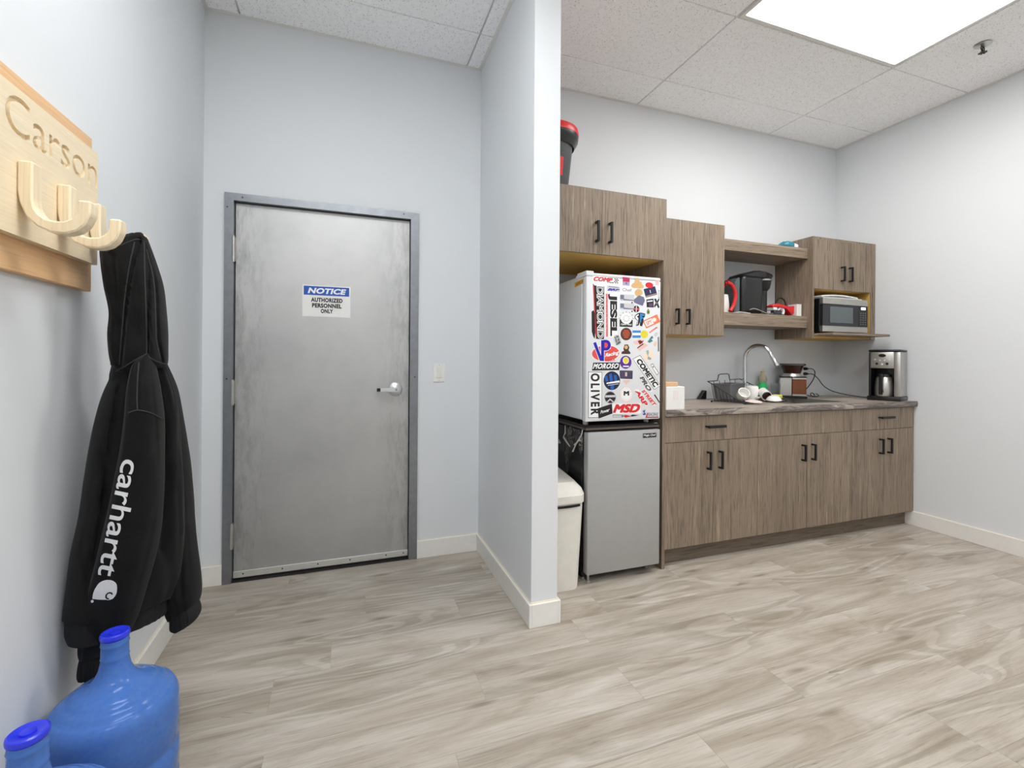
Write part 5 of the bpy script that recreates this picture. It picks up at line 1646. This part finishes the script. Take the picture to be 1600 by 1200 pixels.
# ---- hoodie hanging by its hood from the far hook
def pix(p):
    q = p - CAM
    z = q.dot(_f)
    return PPX + FPX * q.dot(_r) / z, PPY - FPX * q.dot(_u) / z
def seg_dist(x, y, pl):
    best = 1e9
    for (x0, y0), (x1, y1) in zip(pl, pl[1:]):
        dx, dy = x1 - x0, y1 - y0
        t_ = max(0, min(1, ((x - x0) * dx + (y - y0) * dy) / (dx * dx + dy * dy + 1e-9)))
        best = min(best, math.hypot(x - x0 - t_ * dx, y - y0 - t_ * dy))
    return best
def loft(rows, n=72, per=5, seed=0.0, noise_amp=0.004, creases=(), ribs=0, cap=True, sq=0.8):
    """rows: (px_left, py_left, px_right, py_right, depth_left, depth_right, half_thickness), each one horizontal-ish slice;
    creases: (pixel polyline, depth of the fold, width) press folds into the side that faces the room"""
    rr = catmull([tuple(map(float, r)) for r in rows], per)
    rings = []
    for pl, yl, pr, yr, dl, dr_, th in rr:
        L, R = at(pl, yl, dl), at(pr, yr, dr_)
        cen = (L + R) / 2
        a = (R - L) / 2
        hw = a.length
        a.normalize()
        h = Vector((a.x, a.y, 0)).normalized()
        bdir = Vector((-h.y, h.x, 0))
        g = []
        for k in range(n):
            t_ = 2 * PI * k / n
            cx, sx_ = math.cos(t_), math.sin(t_)
            x = math.copysign(abs(cx) ** sq, cx) * hw
            y = math.copysign(abs(sx_) ** sq, sx_) * th
            p = cen + a * x + bdir * y
            zz = p.z
            dsp = noise_amp * mnoise.noise(Vector((cx * 2.0 + seed, sx_ * 2.0, zz * 5)))
            dsp += noise_amp * 0.7 * mnoise.noise(Vector((cx * 5 + seed, sx_ * 5, zz * 11 + 3)))
            if ribs:
                dsp += 0.0013 * math.sin(ribs * t_)
            p += bdir * dsp * math.copysign(1, sx_) * abs(sx_)
            if creases and sx_ < 0:
                u, v = pix(p)
                dd = 0
                for line, amp, wd in creases:
                    q = seg_dist(u, v, line) / wd
                    if q < 3:
                        dd += amp * math.exp(-q * q)
                p += bdir * dd * min(1, abs(sx_) * 2)
            if p.x < 0.004:
                p.x = 0.004
            g.append(p)
        rings.append(g)
    return MB().grid(rings, cap)

hd = thing('hooded_sweatshirt', 'black hooded sweatshirt hanging by its hood from the far wooden hook', 'sweatshirt', (0.16, -1.22, 0.33))
def build(name, rows, mat, parent, **kw):
    m = loft(rows, **kw)
    return obj(name, m, mat, parent, True, 80)
build('torso', [(181, 572, 258, 566, 1.27, 1.36, 0.05), (174, 592, 262, 588, 1.26, 1.37, 0.06), (163, 622, 268, 616, 1.25, 1.39, 0.07), (152, 662, 272, 650, 1.245, 1.41, 0.075), (144, 704, 275, 690, 1.24, 1.42, 0.08), (135, 756, 279, 740, 1.235, 1.43, 0.085), (127, 812, 282, 790, 1.23, 1.44, 0.085), (114, 873, 281, 840, 1.22, 1.45, 0.085), (107, 935, 272, 895, 1.215, 1.45, 0.085), (103, 974, 261, 924, 1.212, 1.445, 0.08)], FLEECE, hd, seed=1.0, noise_amp=0.010,
      creases=(([(188, 610), (176, 700), (164, 800), (150, 880)], 0.016, 6), ([(160, 700), (170, 760), (150, 860)], 0.012, 5), ([(128, 830), (133, 880), (146, 918)], 0.010, 3.5), ([(245, 600), (258, 690), (262, 760), (256, 860)], 0.02, 6), ([(150, 690), (140, 800), (118, 900)], 0.008, 5)))
build('hem_rib', [(107, 972, 259, 922, 1.212, 1.443, 0.070), (107, 984, 257, 932, 1.212, 1.443, 0.068), (107, 1000, 256, 944, 1.210, 1.440, 0.066), (112, 1012, 253, 952, 1.210, 1.438, 0.060)], RIB, hd, per=4, seed=2.0, noise_amp=0.003, n=144, ribs=36)
build('sleeve', [(240, 572, 259, 566, 1.365, 1.375, 0.022), (246, 612, 274, 604, 1.385, 1.40, 0.040), (250, 652, 280.5, 640, 1.405, 1.42, 0.050), (254, 715, 287, 700, 1.43, 1.44, 0.056), (257, 775, 293, 755, 1.445, 1.455, 0.06), (259, 850, 301, 835, 1.45, 1.465, 0.062), (258, 920, 309, 905, 1.45, 1.465, 0.06), (263, 950, 310, 930, 1.45, 1.465, 0.055), (268, 965, 307, 942, 1.45, 1.46, 0.045)], FLEECE, hd, seed=5.0, noise_amp=0.008,
      creases=(([(262, 640), (270, 760), (276, 860), (282, 930)], 0.012, 5), ([(280, 700), (290, 820), (296, 900)], 0.008, 4)))
build('cuff', [(269, 958, 306, 938, 1.45, 1.46, 0.042), (269.5, 970, 310, 948, 1.45, 1.46, 0.042), (270, 980, 310.5, 958, 1.45, 1.46, 0.042), (276, 984, 307, 967, 1.45, 1.46, 0.036)], RIB, hd, per=4, seed=6.0, noise_amp=0.002, n=108, ribs=26)
near = [(222, 556, 234, 552, 1.27, 1.28, 0.02), (212, 570, 238, 564, 1.26, 1.27, 0.035), (206, 592, 243, 588, 1.25, 1.265, 0.045), (202, 618, 248, 614, 1.245, 1.265, 0.052), (199.5, 648, 253, 652, 1.24, 1.265, 0.056), (192, 702, 254, 702, 1.235, 1.265, 0.058), (181, 762, 252.5, 762, 1.235, 1.265, 0.058), (168, 826, 247, 826, 1.240, 1.265, 0.058), (155, 883, 237, 875, 1.245, 1.265, 0.057), (143, 930, 223, 920, 1.255, 1.265, 0.053), (133, 975, 209, 968, 1.262, 1.27, 0.047), (129, 1012, 192, 1000, 1.268, 1.275, 0.040), (131, 1024, 172, 1016, 1.27, 1.275, 0.034)]
slv = loft(near, seed=9.0, noise_amp=0.003, n=80, per=6, creases=(([(222, 556), (214, 600), (212, 640)], 0.006, 3), ([(236, 580), (240, 640), (247, 720)], 0.006, 5), ([(244, 800), (225, 880), (205, 950)], 0.006, 5)))
tree_s = BVHTree.FromBMesh(slv.bm)
slo = obj('sleeve', slv, FLEECE, hd, True, 80)
build('cuff', [(133, 1018, 163, 1014, 1.27, 1.275, 0.032), (130, 1031, 162, 1027, 1.27, 1.275, 0.033), (127.5, 1049, 161, 1045, 1.27, 1.275, 0.032), (129, 1058, 158, 1054, 1.27, 1.275, 0.028)], RIB, hd, per=4, seed=11.0, noise_amp=0.002, n=96, ribs=24)
hood = [(206, 365, 222, 364, 1.31, 1.32, 0.012), (186, 374, 227, 370, 1.305, 1.32, 0.030), (164, 388, 230, 380, 1.300, 1.32, 0.045), (164, 415, 241, 411, 1.295, 1.325, 0.060), (168, 450, 252, 445, 1.290, 1.33, 0.066), (174, 488, 258, 482, 1.285, 1.335, 0.070), (171, 522, 261, 517, 1.28, 1.335, 0.070), (172, 552, 262, 546, 1.275, 1.335, 0.070), (176, 572, 262, 566, 1.275, 1.335, 0.064), (182, 582, 259, 574, 1.275, 1.335, 0.052)]
hm = loft(hood, seed=14.0, noise_amp=0.007, n=96, per=6, creases=(([(214, 376), (200, 430), (193, 500), (186, 570)], 0.020, 5), ([(228, 374), (229, 440), (230, 550)], 0.018, 4), ([(236, 400), (243, 470), (244, 530), (252, 565)], 0.014, 4), ([(176, 400), (180, 470), (182, 560)], 0.010, 5)))
tree_h = BVHTree.FromBMesh(hm.bm)
obj('hood', hm, FLEECE, hd, True, 80)

def hit(px, py, tree, fallback=1.2):
    q = ray(px, py).normalized()
    loc, n, i, d = tree.ray_cast(CAM, q)
    if loc is None:
        loc, n = at(px, py, fallback), -q
        near_ = tree.find_nearest(loc)
        loc, n = near_[0], near_[1]
    if n.dot(q) > 0:
        n = -n
    return loc, n
def seam(pts, tree, r=0.0016, name='seam', lift=0.0004, mat=SEAM):
    P = [Vector(hit(x, y, tree)[0]) + Vector(hit(x, y, tree)[1]) * lift for x, y in catmull(pts, 5)]
    return obj(name, MB().tube(P, r, 6), mat, hd, True)
seam([(182, 580), (196, 572), (212, 562), (229, 553)], tree_h)
seam([(229, 553), (236, 560), (248, 566), (260, 569)], tree_h)
seam([(186, 570), (190, 520), (194, 470), (201, 420), (210, 378)], tree_h)
seam([(225, 378), (226, 430), (228, 490), (229, 552)], tree_h)
seam([(229, 390), (240, 440), (243, 500), (244, 530), (250, 560)], tree_h)
seam([(166, 394), (190, 383), (213, 374), (228, 378)], tree_h)
seam([(200.5, 645), (215, 641), (235, 645), (252.5, 654)], tree_s)
seam([(217, 566), (215, 590), (214, 620), (215, 640)], tree_s)
# hood opening band along the left edge and the drawstring tip
band = [at(169, 392, 1.290), at(172, 430, 1.275), at(179, 480, 1.262), at(177, 530, 1.255), at(181, 570, 1.25)]
obj('hood_band', MB().tube(catmull([tuple(p) for p in band], 6), [0.011] * 25, 10), RIB, hd, True)
dsz = [at(177, 572, 1.235), at(174, 584, 1.225), at(173, 596, 1.222)]
obj('drawstring', MB().tube(dsz, 0.0045, 8), RIB, hd, True)
# front pocket edge
# print on the near sleeve
def slp(px, py):
    return hit(px, py, tree_s)
def sleeve_text():
    vs, fs = text_mesh('carhartt', 0.008, 0.0, 0.98)
    S, Eb = Vector((191.8, 716)), Vector((153.2, 897))
    ax = Eb - S
    up_ = Vector((29, 6))
    b = bmesh.new()
    V = [b.verts.new((v[0], v[1], 0)) for v in vs]
    for f in fs:
        try:
            b.faces.new([V[i] for i in f])
        except ValueError:
            pass
    bmesh.ops.triangulate(b, faces=b.faces)
    bmesh.ops.subdivide_edges(b, edges=[e for e in b.edges if e.calc_length() > 0.08], cuts=2, use_grid_fill=True)
    bmesh.ops.triangulate(b, faces=b.faces)
    b.verts.index_update()
    q2 = []
    for v in b.verts:
        p = S + ax * v.co.x + up_ * v.co.y
        q2.append((p.x, p.y))
    fcs = [tuple(v.index for v in f.verts) for f in b.faces]
    b.free()
    m = flat_on(q2, fcs, slp, 0.0012, 0.0008)
    return obj('lettering', m, PRINT, slo, label='white letters printed down the sleeve')
sleeve_text()
def sleeve_fill(outline, lift, mat, name, label=None):
    b = bmesh.new()
    V = [b.verts.new((x, y, 0)) for x, y in outline]
    f = b.faces.new(V)
    bmesh.ops.triangulate(b, faces=[f])
    for _ in range(2):
        bmesh.ops.subdivide_edges(b, edges=[e for e in b.edges if e.calc_length() > 5], cuts=1, use_grid_fill=True)
        bmesh.ops.triangulate(b, faces=b.faces)
    b.verts.index_update()
    q2 = [(v.co.x, v.co.y) for v in b.verts]
    fcs = [tuple(v.index for v in f.verts) for f in b.faces]
    b.free()
    return obj(name, flat_on(q2, fcs, slp, lift, 0.0008), mat, slo, label=label)
logo = catmull([(145.4, 935), (147, 926), (151, 917), (157, 909.5), (166, 906), (175, 906.5), (181.5, 911), (183.5, 919), (182, 928), (177, 934.5), (170, 936.8), (166, 936.4), (156, 936.2), (145.4, 935)], 4)[:-1]
sleeve_fill(logo, 0.0012, PRINT, 'emblem', 'white curl emblem at the end of the letters')
arc = [(177.0, 927.6), (175.8, 925.2), (172.6, 924.0), (168.8, 925.2), (166.2, 928.4), (165.8, 932.4), (168.0, 935.2), (171.4, 935.4), (171.2, 934.0), (168.8, 933.4), (167.6, 931.6), (168.2, 928.6), (170.6, 926.4), (173.4, 926.0), (175.4, 928.0)]
sleeve_fill(arc, 0.0024, FLEECE, 'emblem_curl')
sleeve_fill(ell(145, 939, 2.0, 2.2, 12), 0.0012, PRINT, 'emblem_dot')

# ---- water jugs on the floor along the wall
def jug(x, y, label):
    z0 = 0.0
    t = thing('water_jug', label, 'water jug', (x, y, z0), 'blue water jugs by the wall')
    out = [(0.0, 0.012), (0.060, 0.010), (0.105, 0.0005), (0.124, 0.004), (0.133, 0.018), (0.135, 0.040), (0.135, 0.085), (0.130, 0.095), (0.130, 0.105), (0.135, 0.115), (0.135, 0.170), (0.130, 0.180), (0.130, 0.190), (0.135, 0.200), (0.135, 0.262), (0.134, 0.285), (0.1335, 0.300), (0.130, 0.314), (0.122, 0.327), (0.118, 0.330), (0.113, 0.331), (0.109, 0.338), (0.098, 0.346), (0.093, 0.3465), (0.089, 0.353), (0.076, 0.360), (0.062, 0.365), (0.050, 0.373), (0.040, 0.386), (0.033, 0.402), (0.0295, 0.420), (0.0285, 0.428), (0.0298, 0.431), (0.0285, 0.434), (0.0285, 0.462), (0.0298, 0.465), (0.0285, 0.468), (0.0285, 0.478)]
    inn = [(max(r - 0.0022, 0.0), h - (0.0015 if h > 0.3 else -0.0022)) for r, h in out[1:]]
    prof = out + [(0.0265, 0.478)] + inn[::-1][1:] + [(0, 0.0145)]
    obj('bottle', MB().lathe(prof, (x, y, z0), seg=64), JUG, t, True, 60)
    obj('cap', MB().lathe([(0, 0.4785), (0.026, 0.4785), (0.0285, 0.4785), (0.0305, 0.481), (0.0310, 0.486), (0.0300, 0.491), (0.027, 0.493), (0.020, 0.4915), (0.012, 0.489), (0.0115, 0.4925), (0.006, 0.4935), (0.0, 0.4935)], (x, y, z0), seg=40), JUGCAP, t, True, 30)
    return t
j1 = jug(0.157, -1.366, 'large blue water jug standing under the hanging sweatshirt')
dup(j1, (-0.004, -0.336, 0), 'second blue water jug, nearer, only its cap showing at the bottom left')
